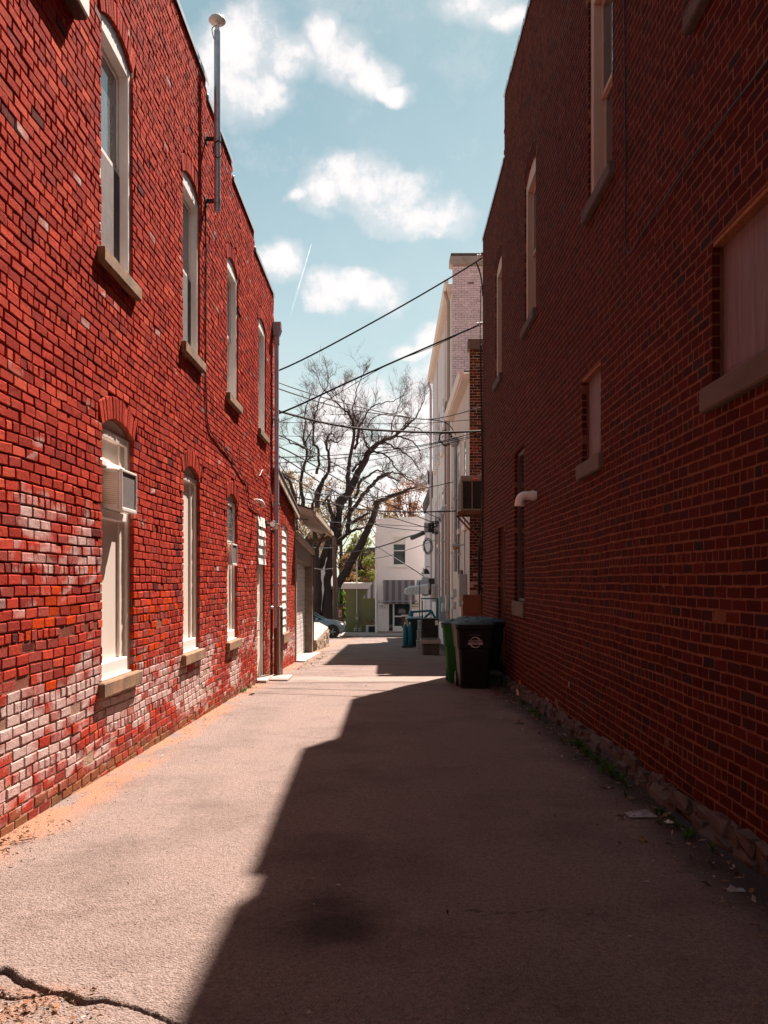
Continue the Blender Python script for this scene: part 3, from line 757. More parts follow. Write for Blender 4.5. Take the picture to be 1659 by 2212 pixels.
pts = [(-2.44,11.85,zr(5.0)),(-2.435,11.84,zr(4.0)),(-2.437,11.86,zr(2.4)),(-2.435,12.1,zr(2.02)),(-2.43,12.9,zr(1.95)),(-2.437,13.6,zr(1.86)),(-2.43,14.4,zr(1.75)),(-2.434,15.2,zr(1.62)),(-2.432,15.5,zr(1.30)),(-2.436,16.6,zr(1.22)),(-2.43,16.75,zr(.95))]
b = MB(); b.tube(wavy(pts,8), .009, 6); o = b.build('wall_cable', M['black'], None, 40); tag(o, 'black cable running from antenna mast down along left brick wall', 'cable')
pts = [(-2.43,15.9,zr(2.05)),(-2.42,16.5,zr(1.92)),(-2.42,17.0,zr(2.08)),(-2.42,17.9,zr(1.9)),(-2.42,18.4,zr(1.5))]
b = MB(); b.tube(wavy(pts,8), .006, 6); o = b.build('wall_cable', M['white'], None, 40); tag(o, 'thin pale cable looping across brick near the building corner', 'cable')

# vent elbow, floodlight
def elbow(label, wall, u, z, r, out, drop, rim=True):
    t = thing('vent_elbow', label, 'vent pipe', wall(u,z,0)); b = MB(); T = wall
    p = [T(u,z,-.02), T(u,z,out-.09)]+[T(u,z-.09*(1-math.cos(a)),out-.09+.09*math.sin(a)) for a in np.linspace(.15,math.pi/2,8)]+[T(u,z-.09-drop,out)]
    b.tube(p, r, 16); b.build('pipe', M['plastic_white'], t, 50)
    for (c, dr) in ((T(u,z,.045), wall.N), (T(u,z-.09-drop+.01,out), Vector((0,0,1)))):
        c = Vector(c); b = MB(); b.tube([c-dr*.02, c+dr*.025], r*1.13, 16); b.build('collar', M['plastic_white'], t, 50)
elbow('white plastic vent elbow on left wall above the floodlight', LW, 16.1, zr(1.42), .035, .16, .02)
elbow('white plastic vent elbow sticking out of dark right brick wall', RW, 12.85, zr(1.21), .062, .24, .05)
t = thing('floodlight', 'black twin floodlight above the left doorway', 'floodlight', LW(17.55,zr(1.1),0))
b = MB(); b.box((17.35,.0,zr(1.0)),(17.47,.05,zr(1.16)),.01,LW.T()); b.build('mount', M['dark'], t)
for (u, n, z) in ((17.42,.16,1.10),(17.62,.2,1.06)):
    c = LW(u,zr(z),n); b = MB(); b.tube([LW(u,zr(1.08),.03), c+Vector((0,.05,0))], .015); b.tube([c+Vector((0,.09,.02)), c+Vector((0,-.03,-.01)), c+Vector((0,-.05,-.015))], [.045,.062,.066], 14); b.build('lamp_housing', M['dark'], t, 40)
    b = MB(); b.tube([c+Vector((.0,-.052,-.0155)), c+Vector((0,-.06,-.018))], .054, 14); b.build('lens', M['plastic_white'], t, 40)
b = MB(); b.tube([LW(17.5,zr(.98),.1), LW(17.5,zr(.93),.18)], .028, 10); b.build('sensor', M['dark'], t, 40)

# downspout at the building corner, bollard, pipe stub
M['spout'] = mat('mauve_grey_downspout', (.50,.40,.43), .45, .1, 4, metal=.2, bump=.03)
t = thing('downspout', 'tall mauve grey downspout with square leader head at end of brick building', 'downspout', (-2.35,18.6,g(18.6)))
b = MB(); b.box((-2.415,18.54,zr(-1.0)),(-2.325,18.64,zr(5.0)),.015)
b.box((-2.43,18.52,zr(4.85)),(-2.31,18.66,zr(5.1)),.02); b.build('pipe', M['spout'], t)
b = MB(); b.prism([(-2.42,zr(5.02)),(-2.32,zr(5.02)),(-2.27,zr(5.16)),(-2.27,zr(5.30)),(-2.44,zr(5.30)),(-2.44,zr(5.16))], 18.48, 18.70); b.build('leader_head', mat('grey_leader_head',(.3,.31,.34),.45,.1,4), t)
for zz in (3.3,1.55,-.1):
    b = MB(); b.box((-2.45,18.53,zr(zz)),(-2.315,18.65,zr(zz)+.04),.004); b.build('strap', M['metal'], t)
b = MB(); b.tube([(-2.37,18.58,zr(-.98)),(-2.37,18.58,g(18.4)-.05)], .052, 12); b.build('iron_boot', M['rust'], t, 40)
t = thing('bollard', 'steel pipe bollard with domed cap beside the downspout', 'bollard', (-2.2,17.8,g(17.8)))
b = MB(); b.lathe([(.055,-.1),(.055,1.34),(.05,1.375),(.03,1.4),(.004,1.41)], (-2.2,17.8,g(17.8)), 'z', 18); b.build('post', mat('bare_steel',(.36,.30,.26),.32,.3,20,metal=.85,bump=.1,dirt=(.18,.09,.05),dirt_lo=.58), t, 50)
t = thing('standpipe', 'thin dark capped pipe standing against brick beside the bollard', 'pipe', (-2.36,17.75,g(17.7)))
b = MB(); b.tube([(-2.36,17.75,g(17.7)-.05),(-2.365,17.78,g(17.7)+.6),(-2.37,17.86,g(17.7)+1.35)], .024, 10); b.build('pipe', M['dark'], t, 40)
b = MB(); b.lathe([(.032,0),(.034,.05),(.01,.065)], (-2.37,17.86,g(17.7)+1.34), 'z', 12); b.build('cap', M['metal'], t, 40)
for zz in (.25,.7): 
    b = MB(); b.lathe([(.034,0),(.034,.05)], (-2.363,17.765+zz*.04,g(17.7)+zz), 'z', 12); b.build('coupling', M['rust'], t, 40)
bx_o = bx('concrete_pad', (-2.5,16.9,g(17)-.1), (-1.95,17.75,g(17)+.035), M['concrete'], None, .01); tag(bx_o, 'small pale concrete pad at foot of left doorway', 'concrete pad')

# ------------------------------------------------------------------ brick lean-to and garage
gar = thing('garage_building', 'low brick lean-to with garage door and overhanging canopy beyond the downspout', 'garage', (-2.45,23,g(23)))
def lt_top(u): return float(np.interp(u, [18.8,22.95], [zr(2.24),zr(1.66)]))
lo = dict(u0=20.2,u1=21.25,z0=zr(-1.20),z1=zr(1.18),rise=.12)
tops = [(a, a+.42, lt_top(a+.21)) for a in np.arange(18.8,22.93,.415)]
core_wall(LW, 18.8, 22.95, -2, [(18.8,22.95,zr(1.6))], [lo], -.012, .25, 'mortar_bed', M['mortar_pale'], gar)
b = MB(); b.add([LW(18.8,zr(1.6),-.012),LW(22.95,zr(1.6),-.012),LW(22.95,lt_top(22.95),-.012),LW(18.8,lt_top(18.8),-.012)],((0,1,2,3),)); b.build('mortar_gable', M['mortar_pale'], gar)
def col_lt(u, z, kind, r):
    n = len(u); c = pick(r, n, [(.42,.060,.036),(.36,.052,.034),(.47,.085,.046)], [4,4,3])*(1+r.normal(0,.08,(n,1)))
    hz = z-np.interp(u,GY,GZ); al = (1-sstep(hz,.75,1.0))*sstep(hz,.05,.3)*(.4+.5*r.random(n))
    return np.concatenate([np.clip(c,.004,1), al[:,None]], 1)
q, k = course_bricks(18.8, 22.95, lambda u: g(u)-.02, lt_top, [lo], seed=9, wave=.004, head=.018)
brickwork(LW, q, k, col_lt, M['brick'], gar, 19, proud=(0,.002))
w = sub('window', gar); T = LW.T()
n = 13; hh = (lo['z1']+.02-lo['z0'])/n
for i in range(n):
    za = lo['z0']+i*hh; bb = MB()
    V = [LW(u,z,nn) for (u,z,nn) in ((lo['u0']+.06,za,-.02),(lo['u1']-.06,za,-.02),(lo['u1']-.06,za+hh*1.06,-.05),(lo['u0']+.06,za+hh*1.06,-.05),(lo['u0']+.06,za,-.04),(lo['u1']-.06,za,-.04),(lo['u1']-.06,za+hh*1.06,-.07),(lo['u0']+.06,za+hh*1.06,-.07))]
    bb.add(V, ((0,1,2,3),(7,6,5,4),(0,4,5,1),(1,5,6,2),(2,6,7,3),(3,7,4,0))); bb.build('shingle', M['white'], w)
bb = MB(); arch_panel(bb, LW, lo, -.03, lo['z1'], .004, .02); bb.box((lo['u0']+.002,-.012,lo['z0']),(lo['u0']+.06,-.1,lo['z1']),.004,T); bb.box((lo['u1']-.06,-.012,lo['z0']),(lo['u1']-.002,-.1,lo['z1']),.004,T); bb.build('frame', M['white'], w)
stone_sill(LW, w, lo, lo['z0'], .22, .05, .05, M['stone'])
M['fascia'] = mat('peeling_cream_paint', (.46,.37,.29), .7, .15, 5, bump=.2, dirt=(.22,.15,.11), dirt_lo=.56)
M['shingle'] = mat('roof_felt', (.085,.07,.065), .95, .3, 10, bump=.5)
# shed roof of the lean-to
b = MB(); 
for (n0, n1, z0, z1, nm, mm) in ((.10,.07,-.10,.06,'rake_board','fascia'),(.12,-4.5,.062,.10,'roof','shingle')):
    b = MB(); V = [LW(u,lt_top(u)+z,n) for u in (18.7,23.1) for n in (n0,n1) for z in (z0,z1)]
    b.add(V, ((0,1,3,2),(4,6,7,5),(0,4,5,1),(2,3,7,6),(0,2,6,4),(1,5,7,3))); b.build(nm, M[mm], gar)
# garage: recessed sectional door, concrete post, header, canopy
GD = -.20
y0, y1 = 22.95, 27.6; gz = g(25)
bx('wall', (18.85,-.30,-2), (22.9,-5,zr(1.5)), M['mortar_pale'], gar, 0, T)
bx('side_wall', (27.95,-.06,-2), (28.7,-5,zr(1.3)), mat('dark_board_wall',(.10,.075,.06),.85,.3,5,stretch=(1,1,.1),bump=.3), gar, 0, T)
d = sub('garage_door', gar)
n = 7; zb, zt = g(25.3)-.05, zr(.62)
for i in range(n*3):
    h = (zt-zb)/(n*3); za = zb+i*h
    b = MB(); b.box((y0+.02,GD,za+.004), (y1-.02,GD-.03,za+h-.004), .01, T); b.build('door_slat', mat('garage_door_paint',(.66,.60,.57),.5,.08,3,bump=.05) if i == 0 else bpy.data.materials['garage_door_paint'], d)
bx('backing', (y0,GD-.02,zb), (y1,GD-.05,zt), M['white'], d, 0, T)
b = MB(); b.tube([LW(y0+.5,zb+.55,GD), LW(y0+.5,zb+.55,GD+.05), LW(y0+.5,zb+.85,GD+.05), LW(y0+.5,zb+.85,GD)], .014); b.build('handle', M['white'], d, 40)
bx('post', (y1,.02,g(27.7)-.1), (y1+.34,-.38,zr(.75)), mat('grey_render_post',(.25,.20,.165),.9,.2,4,bump=.4,dirt=(.11,.085,.07),dirt_lo=.52), gar, .015, T)
bx('jamb', (y0-.02,.03,g(23)-.05), (y0+.10,-.3,zr(.7)), M['fascia'], gar, .006, T)
b = MB()
V = [LW(u,z,n) for u,zlo,zhi in ((y0+.1,zr(.60),zr(1.28)),(y1+.36,zr(.42),zr(.92))) for n in (-.02,-.28) for z in (zlo,zhi)]
b.add(V, ((0,1,3,2),(4,6,7,5),(0,4,5,1),(2,3,7,6),(0,2,6,4),(1,5,7,3))); b.build('header', mat('header_boards',(.27,.21,.17),.8,.2,5,bump=.3), gar)
b = MB()
V = [LW(u,z,n) for u,zlo,zhi in ((y0+.1,zr(1.10),zr(1.25)),(y1+.36,zr(.78),zr(.93))) for n in (.07,-.02) for z in (zlo,zhi)]
b.add(V, ((0,1,3,2),(4,6,7,5),(0,4,5,1),(2,3,7,6),(0,2,6,4),(1,5,7,3))); b.build('header_trim', M['fascia'], gar)
c = sub('canopy', gar)
def slab(name, u0, u1, n0, n1, z00, z01, th, m, drop=.18):
    b = MB(); V = []
    for u in (u0,u1):
        dz = -drop*(u-u0)/(u1-u0)
        for (n_, z_) in ((n0,z00),(n1,z01)):
            V += [LW(u,zr(z_)+dz,n_), LW(u,zr(z_)+dz+th,n_)]
    b.add(V, ((0,1,3,2),(4,6,7,5),(0,4,5,1),(2,3,7,6),(0,2,6,4),(1,5,7,3))); return b.build(name, m, c)
slab('soffit', 23.3, 30.4, .40, -.28, 1.66, 1.86, .02, mat('stained_soffit',(.22,.17,.135),.9,.3,5,bump=.25,dirt=(.08,.06,.05),dirt_lo=.56))
slab('roof', 23.25, 30.5, .44, -.28, 1.80, 2.02, .05, M['shingle'])
slab('fascia_board', 23.26, 30.45, .425, .402, 1.64, 1.64, .17, M['fascia'])
slab('gutter', 23.3, 30.45, .50, .428, 1.68, 1.68, .11, M['fascia'])
slab('end_board', 23.22, 23.252, .42, -.28, 1.64, 1.84, .17, M['fascia'], 0)
slab('end_rafter', 30.2, 30.35, .40, -.25, 1.38, 1.25, .12, M['wood_dark'], 0)
b = MB(); cc = LW(24.6,zr(1.60),.02); b.lathe([(.03,.05),(.05,.02),(.075,-.05),(.07,-.09),(.01,-.11)], cc, 'z', 16); b.build('light_bulb', mat('milk_glass',(.75,.62,.45),.2,.04,5,bump=0), c, 50)
t = thing('downspout', 'thin dark downspout at far corner of the garage canopy', 'downspout', (-2.38,28.4,g(28.4)))
b = MB(); b.tube([(-2.50,28.6,g(28.6)-.02),(-2.50,28.6,zr(.7)),(-2.15,28.8,zr(1.5))], .045, 8); b.build('pipe', M['wood_dark'], t, 40)
o = bx('concrete_apron', (-3.0,22.9,g(25)-.5), (-2.2,28.1,g(25)+.0), M['concrete'], None, 0)
me = o.data
for v in me.vertices:
    if v.co.z > g(25)-.2: v.co.z = g(v.co.y)+(.03 if v.co.x > -2.6 else .05)
tag(o, 'pale concrete apron in front of the garage door', 'apron')

# ------------------------------------------------------------------ right brick building
right = thing('brick_building', 'shaded dark red brick building with boarded windows and stone footing, right of alley', 'building', (2.06,10,g(10)))
R_TOPS = [(-9,11.45,9.98),(11.45,11.95,9.74)]+[(11.95+.5*i, 11.95+.5*(i+1) if i < 8 else 16.5, 9.99+.04*i) for i in range(9)]+[(16.5,20.4,9.18)]
r_up = [dict(u0=a,u1=b,z0=zr(3.88),z1=zr(6.08),rise=.12) for a,b in ((5.1,6.12),(8.42,9.45),(12.9,13.98),(16.9,17.9))]
r_bd = [dict(u0=a,u1=b,z0=zr(1.25),z1=zr(2.17)) for a,b in ((4.80,5.81),(8.89,9.77))]
r_tall = dict(u0=14.0,u1=15.15,z0=zr(-.34),z1=zr(2.12)); r_door = dict(u0=16.4,u1=17.45,z0=-.02,z1=zr(1.02))
r_open = r_up+r_bd+[r_tall, r_door]
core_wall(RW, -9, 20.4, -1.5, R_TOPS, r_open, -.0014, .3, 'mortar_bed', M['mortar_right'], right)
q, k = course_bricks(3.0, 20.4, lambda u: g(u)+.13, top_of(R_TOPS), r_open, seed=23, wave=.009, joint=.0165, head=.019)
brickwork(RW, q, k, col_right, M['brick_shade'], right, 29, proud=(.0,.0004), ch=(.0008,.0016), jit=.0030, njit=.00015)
bx('rear_mass', (-9,-.31,-1.5), (20.37,-12,8.6), M['mortar_right'], right, 0, RW.T())
for (a, b_, t_) in R_TOPS:
    bx('parapet', (a+.003,-.012,8.3), (b_-.003,-.32,t_-.002), M['mortar_right'], right, 0, RW.T())
    bx('coping', (a+.004,.02,t_), (b_-.004,-.36,t_+.04), M['flash'], right, .006, RW.T())
    bx('coping_drip', (a+.006,.024,t_-.06), (b_-.006,.018,t_+.002), M['flash'], right, 0, RW.T())
# end wall of the building, facing away from the camera
bx('end_wall', (20.37,-.02,-1.5), (20.41,-12,9.1), M['mortar_right'], right, 0, RW.T())
M['beige'] = mat('beige_trim', (.42,.29,.22), .6, .06, 4, bump=.05)
for o in r_up: sash_window(RW, right, o, trim=M['beige'], screen=False, cas=.13, glass='glass', m_sill=M['stone_grey'])
M['sill_dark'] = mat('brown_stone_sill', (.115,.080,.058), .9, .2, 6, bump=.35, stretch=(1,.3,1))
for o in r_bd:
    w = sub('window', right); T = RW.T()
    bx('board', (o['u0']+.004,-.075,o['z0']+.002), (o['u1']-.004,-.095,o['z1']-.03), M['plywood'], w, 0, T)
    bx('head_board', (o['u0']+.004,-.005,o['z1']-.03), (o['u1']-.004,-.12,o['z1']-.002), M['osb'], w, .002, T)
    stone_sill(RW, w, o, o['z0'], .16, .05, .10, M['sill_dark'])
o = r_tall; w = sub('window', right); f = MB(); T = RW.T()
f.box((o['u0']+.002,-.06,o['z0']), (o['u0']+.06,-.18,o['z1']), .005, T); f.box((o['u1']-.06,-.06,o['z0']), (o['u1']-.002,-.18,o['z1']), .005, T)
f.box((o['u0']+.06,-.06,o['z1']-.06), (o['u1']-.06,-.18,o['z1']-.002), .005, T); f.box((o['u0']+.06,-.06,o['z0']), (o['u1']-.06,-.18,o['z0']+.05), .005, T); f.build('frame', mat('brown_frame',(.09,.045,.03),.6,.2,6), w)
bx('pane', (o['u0']+.058,-.085,o['z0']+.045), (o['u1']-.058,-.092,o['z1']-.055), M['glass_tall'] if 'glass_tall' in M else M['glass'], w, 0, T)
stone_sill(RW, w, o, o['z0'], .24, .04, .06, M['sill_dark'])
o = r_door; d = sub('door', right); f = MB()
f.box((o['u0']+.002,-.1,o['z0']), (o['u0']+.07,-.26,o['z1']), .005, T); f.box((o['u1']-.07,-.1,o['z0']), (o['u1']-.002,-.26,o['z1']), .005, T); f.box((o['u0']+.07,-.1,o['z1']-.07), (o['u1']-.07,-.26,o['z1']-.002), .005, T); f.build('door_frame', M['wood_dark'], d)
f = MB(); f.box((o['u0']+.07,-.2,o['z0']+.01), (o['u1']-.07,-.24,o['z1']-.07), .004, T)
for zz in (.15,1.2): f.box((o['u0']+.2,-.19,o['z0']+zz), (o['u1']-.2,-.21,o['z0']+zz+.8), .008, T)
f.build('door_leaf', mat('brown_door',(.055,.03,.024),.55,.2,5), d)
f = MB(); f.tube([RW(o['u0']+.16,zr(-.45),-.2), RW(o['u0']+.16,zr(-.45),-.13), RW(o['u0']+.24,zr(-.45),-.125)], .012); f.build('handle', M['metal'], d, 40)
# rubble footing, stone by stone
r = np.random.default_rng(77)
for row in range(2):
    u = 3.2
    while u < 20.3:
        ln = r.uniform(.14,.42) if row == 0 else r.uniform(.10,.40); ln = min(ln, 20.38-u)
        if ln < .06: break
        if not (r_door['u0']-.02 < u+ln/2 < r_door['u1']+.02 and row == 1):
            h0 = g(u)-.12 if row == 0 else g(u)+.05+r.uniform(-.015,.015); h1 = g(u)+.06+r.uniform(-.02,.02) if row == 0 else g(u)+.14+r.uniform(-.03,.035)
            o1 = .045+r.uniform(0,.05) if row == 0 else .02+r.uniform(0,.045)
            b = MB(); jt = r.normal(0,.017,(24,3)); cnt = [0]
            def TT(uu, nn, zz):
                j_ = jt[cnt[0] % 24]; cnt[0] += 1; return RW(uu+j_[0], zz+j_[1], nn+j_[2])
            b.box((u+.003,o1,h0), (u+ln-.003,-.03,h1), .018, TT); b.build('stone', M['stone_grey'], right)
        u += ln
fb = bx('footing_backing', (3.0,.03,-1.2), (20.38,-.02,.12), M['stone_grey'], right, 0, RW.T())
me = fb.data
for v in me.vertices:
    if v.co.z+g(10) > -.3: v.co.z = g(v.co.y+10)+.13-g(10)
# doorstep
t = thing('doorstep', 'dark stone doorstep with thin slab in front of right doorway', 'step', RW(16.5,g(16.5),.4))
bx('slab', (15.95,.62,g(16.4)+.17), (17.3,.10,g(16.4)+.23), M['stone_grey'], t, .012, RW.T()); bx('block', (16.05,.52,g(16.4)-.1), (17.2,.12,g(16.4)+.169), M['stone_grey'], t, .01, RW.T())
# wall cables
b = MB(); b.tube(wavy([RW(7.98,9.5,.012),RW(7.95,7,.014),RW(7.9,5.2,.012),RW(7.85,4.36,.016),RW(7.3,4.32,.014),RW(6.2,4.36,.012),RW(4.9,4.31,.014),RW(3.5,4.34,.012)],6), .006, 6); o = b.build('wall_cable', M['black'], None, 40)
tag(o, 'black cable dropping down right brick wall and running toward the camera', 'cable')
for j, (dx, dy, rr, zz, lab) in enumerate(((.03,20.30,.016,(5.3,5.0,3,1.5,.2,-.5),'thick black service cable down the far corner of right building'),
                                (.06,20.2,.010,(6.6,5,3.4,2.2,1.2,.6),'thin black cable beside the thick one at right building corner'))):
    b = MB(); b.tube(wavy([RW(dy+.04*math.sin(i*2.1+j), zr(z), dx+.02*math.sin(i*1.7)) for i, z in enumerate(zz)],6), rr, 6)
    o = b.build('wall_cable', M['black'], None, 40); tag(o, lab, 'cable')

# ------------------------------------------------------------------ second building on the right: dark brick end, beige side
bB = thing('brick_building', 'narrow building with dark brick end wall, beige side and gutter behind right corner', 'building', (2.07,24,g(24)))
BW = Wall((2.07,24,0),(1,0,0),(0,-1,0))
def col_B(u, z, kind, r):
    n = len(u); c = pick(r, n, [(.10,.035,.024),(.15,.045,.028),(.06,.028,.024),(.21,.05,.03),(.035,.022,.022)], [5,4,4,2,3])*(1+r.normal(0,.1,(n,1)))
    c = np.where((z > 6.6)[:,None], c*.75, c); al = np.where((z < 2.6) & (r.random(n) < .28), .95, np.where(r.random(n) < .05, .3, 0))
    return np.concatenate([np.clip(c,.004,1), al[:,None]], 1)
core_wall(BW, 0, 3, -1.5, [(0,3,7.80)], [], -.006, .1, 'mortar_bed', M['mortar_pale'], bB)
q, k = course_bricks(0, 1.3, lambda u: -.7, lambda u: 7.62, [], seed=31, wave=.004, joint=.014, headers=0)
brickwork(BW, q, k, col_B, M['brick'], bB, 37, proud=(.001,.002))
bx('coping', (2.03,23.94,7.62), (5.2,24.3,7.90), M['wood_dark'], bB, .01)
M['beige_wall'] = mat('beige_render', (.60,.48,.42), .85, .09, 2.2, bump=.3, bscale=40, dirt=(.42,.32,.27), dirt_lo=.6, dirt_scale=1.3)
bx('side_wall', (2.075,24.02,-1.6), (5,30.6,7.0), M['beige_wall'], bB, 0)
bx('eave', (1.86,24.05,6.86), (5,30.6,7.02), M['cream'], bB, .01)
b = MB(); b.prism([(1.83,6.90),(1.78,7.03),(1.78,7.09),(1.92,7.09),(1.92,6.90)], 24.0, 30.65); b.build('gutter', M['cream'], bB)
bx('roof', (1.9,24.3,7.03), (5.2,30.6,7.12), M['shingle'], bB, 0)
AW = Wall((2.07,0,0),(0,1,0),(-1,0,0))
for i, (ya, yb) in enumerate(((24.75,25.6),(27.1,27.95))):
    w = sub('window', bB); T = AW.T(); f = MB()
    z0, z1 = zr(1.55), zr(4.0)
    f.box((ya,.03,z0), (ya+.08,-.02,z1), .004, T); f.box((yb-.08,.03,z0), (yb,-.02,z1), .004, T); f.box((ya+.08,.03,z1-.1), (yb-.08,-.02,z1), .004, T); f.box((ya+.08,.035,(z0+z1)/2-.03), (yb-.08,-.02,(z0+z1)/2+.03), .004, T)
    arch_panel(f, AW, dict(u0=ya,u1=yb,z1=z1,rise=.16), .03, z1, 0, .03); f.build('frame', M['white'], w)
    bx('pane', (ya+.07,.012,z0), (yb-.07,.006,z1-.08), M['glass_sky'], w, 0, T)
    bx('sill', (ya-.1,.09,z0-.16), (yb+.1,-.02,z0), M['cream'], w, .01, T)
w = sub('side_door', bB); bx('door_leaf', (26.3,.03,g(26)), (27.2,.0,zr(.15)), M['cream'], w, .01, AW.T()); bx('door_head', (26.2,.06,zr(.16)), (27.3,.0,zr(.3)), M['wood_dark'], w, .01, AW.T())
# rear porch between the two buildings
t = thing('porch_roof', 'small pale tin porch roof wedged between right corner and beige building', 'roof', (2.4,23.5,zr(2.5)))
b = MB(); b.add([(2.12,23.0,zr(2.62)),(2.75,23.0,zr(3.05)),(2.75,23.97,zr(3.05)),(2.12,23.97,zr(2.62)),(2.12,23.0,zr(2.59)),(2.75,23.0,zr(3.02)),(2.75,23.97,zr(3.02)),(2.12,23.97,zr(2.59))],((0,1,2,3),(7,6,5,4),(0,4,5,1),(1,5,6,2),(2,6,7,3),(3,7,4,0))); b.build('roof_sheet', M['flash'], t)
for yy in (23.2,23.5,23.8): bx('rafter', (2.2,yy-.03,zr(2.5)), (2.75,yy+.03,zr(2.585)), M['wood_dark'], t, .004)
bx('back_wall', (2.75,20.42,-1), (2.9,24.0,zr(2.9)), M['mortar_right'], right, 0)

# hanging condenser on steel brackets
t = thing('condenser_unit', 'beige outdoor condenser on rusty steel brackets above the bins', 'condenser', (2.1,22,zr(1.6)))
x0, x1, ya, yb, z0, z1 = 1.68, 2.55, 22.0, 22.85, zr(1.70), zr(2.56)
M['ac_tan'] = mat('tan_enamel', (.20,.17,.125), .5, .1, 6, bump=.05, dirt=(.18,.13,.09), dirt_lo=.64)
M['coil'] = mat('dark_coil', (.022,.018,.017), .6, .4, 60, bump=.5, bscale=200)
b = MB(); b.box((x0,ya,z1-.14),(x1,yb,z1),.02); b.box((x0,ya,z0),(x1,yb,z0+.05),.01)
for (cx, cy) in ((x0,ya),(x1-.06,ya),(x0,yb-.06),(x1-.06,yb-.06)): b.box((cx,cy,z0+.05),(cx+.06,cy+.06,z1-.14),.006)
b.build('case', M['ac_tan'], t)
bx('coil_block', (x0+.05,ya+.05,z0+.05), (x1-.05,yb-.05,z1-.14), M['coil'], t, 0)
for xx in (x0+.27,x0+.51,x0+.75): bx('guard_bar', (xx,ya+.01,z0+.05), (xx+.025,ya+.03,z1-.14), M['ac_tan'], t, .003)
for yy in np.arange(ya+.1,yb-.1,.09): bx('guard_bar', (x0+.01,yy,z0+.05), (x0+.03,yy+.02,z1-.14), M['ac_tan'], t, .003)
for zz in np.arange(z0+.08,z1-.16,.045): bx('guard_wire', (x0+.06,ya+.022,zz), (x1-.06,ya+.03,zz+.006), M['dark'], t, 0)
b = MB(); bc = (x0+.36,ya-.003,z1-.07); b.lathe([(.058,-.004),(.058,.002)], bc, 'y', 24); bd = b.build('badge', mat('red_badge',(.42,.012,.02),.35,.05,8,bump=0), t)
tx = text_mesh('Rheem', .042, lambda x,y,h: (bc[0]+x, bc[1]-.006-h, bc[2]+y), bold=.0008); tx.build('badge_lettering', M['plastic_white'], bd)
br = sub('bracket', t)
b = MB(); b.box((x0-.06,ya-.02,z0-.09),(2.74,ya+.05,z0-.005),.006); b.box((x0-.06,yb-.05,z0-.09),(2.74,yb+.02,z0-.005),.006); b.box((x0-.06,ya+.05,z0-.085),(x0,yb-.05,z0-.01),.006); b.build('shelf_angle', M['rust'], br)
for yy in (ya,yb): b = MB(); b.tube([(x0-.02,yy,z0-.07),(2.72,yy,z0-1.25)], .024, 6); b.build('diagonal_brace', M['rust'], br, 40)
b = MB(); b.tube(wavy([(2.3,23.0,z0-.1),(2.34,23.2,z0-.5),(2.32,23.9,z0-.9),(2.31,23.93,z0-2.6),(2.33,23.95,g(24))],6), .03, 8); b.build('refrigerant_line', M['dark'], t, 40)
b = MB()
for a in np.linspace(0,6.28*2.4,40): pass
b.tube([(2.24+.1*math.cos(a), 23.9-.004*a, zr(.55)+.09*math.sin(a)) for a in np.linspace(0,6.28*2.4,40)], .012, 6); o = b.build('cable_coil', M['black'], None, 40); tag(o, 'small dark coil of cable hanging under the condenser brackets', 'cable coil')

# ------------------------------------------------------------------ tall painted building behind
bC = thing('painted_building', 'tall three storey building of pinkish painted brick with white rendered side', 'building', (2.1,31,g(31)))
CW = Wall((2.09,31,0),(1,0,0),(0,-1,0))
def col_C(u, z, kind, r):
    n = len(u); c = np.array((.74,.57,.57))*(1+r.normal(0,.06,(n,1)))
    return np.concatenate([np.clip(c,.004,1), (.12*r.random(n))[:,None]], 1)
core_wall(CW, 0, 3.2, -2, [(0,3.2,12.3)], [], -.004, .1, 'mortar_bed', M['mortar_paint'], bC)
q, k = course_bricks(0, 1.3, lambda u: 5.5, lambda u: 12.3, [], seed=41, wave=.004, joint=.009, headers=7)
brickwork(CW, q, k, col_C, M['brick_paint'], bC, 43, proud=(.0005,.0018))
bx('coping', (2.0,30.93,12.32), (6,31.5,12.62), M['concrete'], bC, .03); bx('coping_top', (2.03,30.95,12.621), (6,31.48,12.72), M['stone_grey'], bC, .02)
M['render'] = mat('patchy_white_render', (.64,.605,.595), .88, .14, 1.4, bump=.5, bscale=25, dirt=(.40,.33,.31), dirt_lo=.56, dirt_scale=.9, stretch=(1,1,.5))
bx('side_wall', (2.095,31.01,-2.2), (7,46,zr(10.2)), M['render'], bC, 0)
bx('eave', (1.93,31.05,zr(10.05)), (7,46.1,zr(10.22)), M['cream'], bC, .01)
b = MB(); b.prism([(1.88,zr(10.1)),(1.82,zr(10.24)),(1.82,zr(10.34)),(1.95,zr(10.34)),(1.95,zr(10.1))], 31.0, 46.1); b.build('gutter', M['cream'], bC)
bx('roof', (1.93,31.5,zr(10.23)), (7,46.1,zr(10.34)), M['shingle'], bC, 0)
CS = Wall((2.093,0,0),(0,1,0),(-1,0,0))
for (ya, z0, z1) in [(y, a, c) for y in (33.2,36.2,39.2,42.2) for (a, c) in ((zr(1.6),zr(3.6)),(zr(5.2),zr(7.2)))]:
    w = sub('window', bC); T = CS.T(); f = MB(); yb = ya+1.0
    f.box((ya,.02,z0), (ya+.1,-.02,z1), .004, T); f.box((yb-.1,.02,z0), (yb,-.02,z1), .004, T); arch_panel(f, CS, dict(u0=ya,u1=yb,z1=z1,rise=.18), .02, z1, 0, .03); f.build('frame', M['spout'], w)
    bx('pane', (ya+.09,.012,z0), (yb-.09,.005,z1), M['glass'], w, 0, T); bx('sill', (ya-.08,.09,z0-.13), (yb+.08,-.02,z0), M['cream'], w, .01, T)
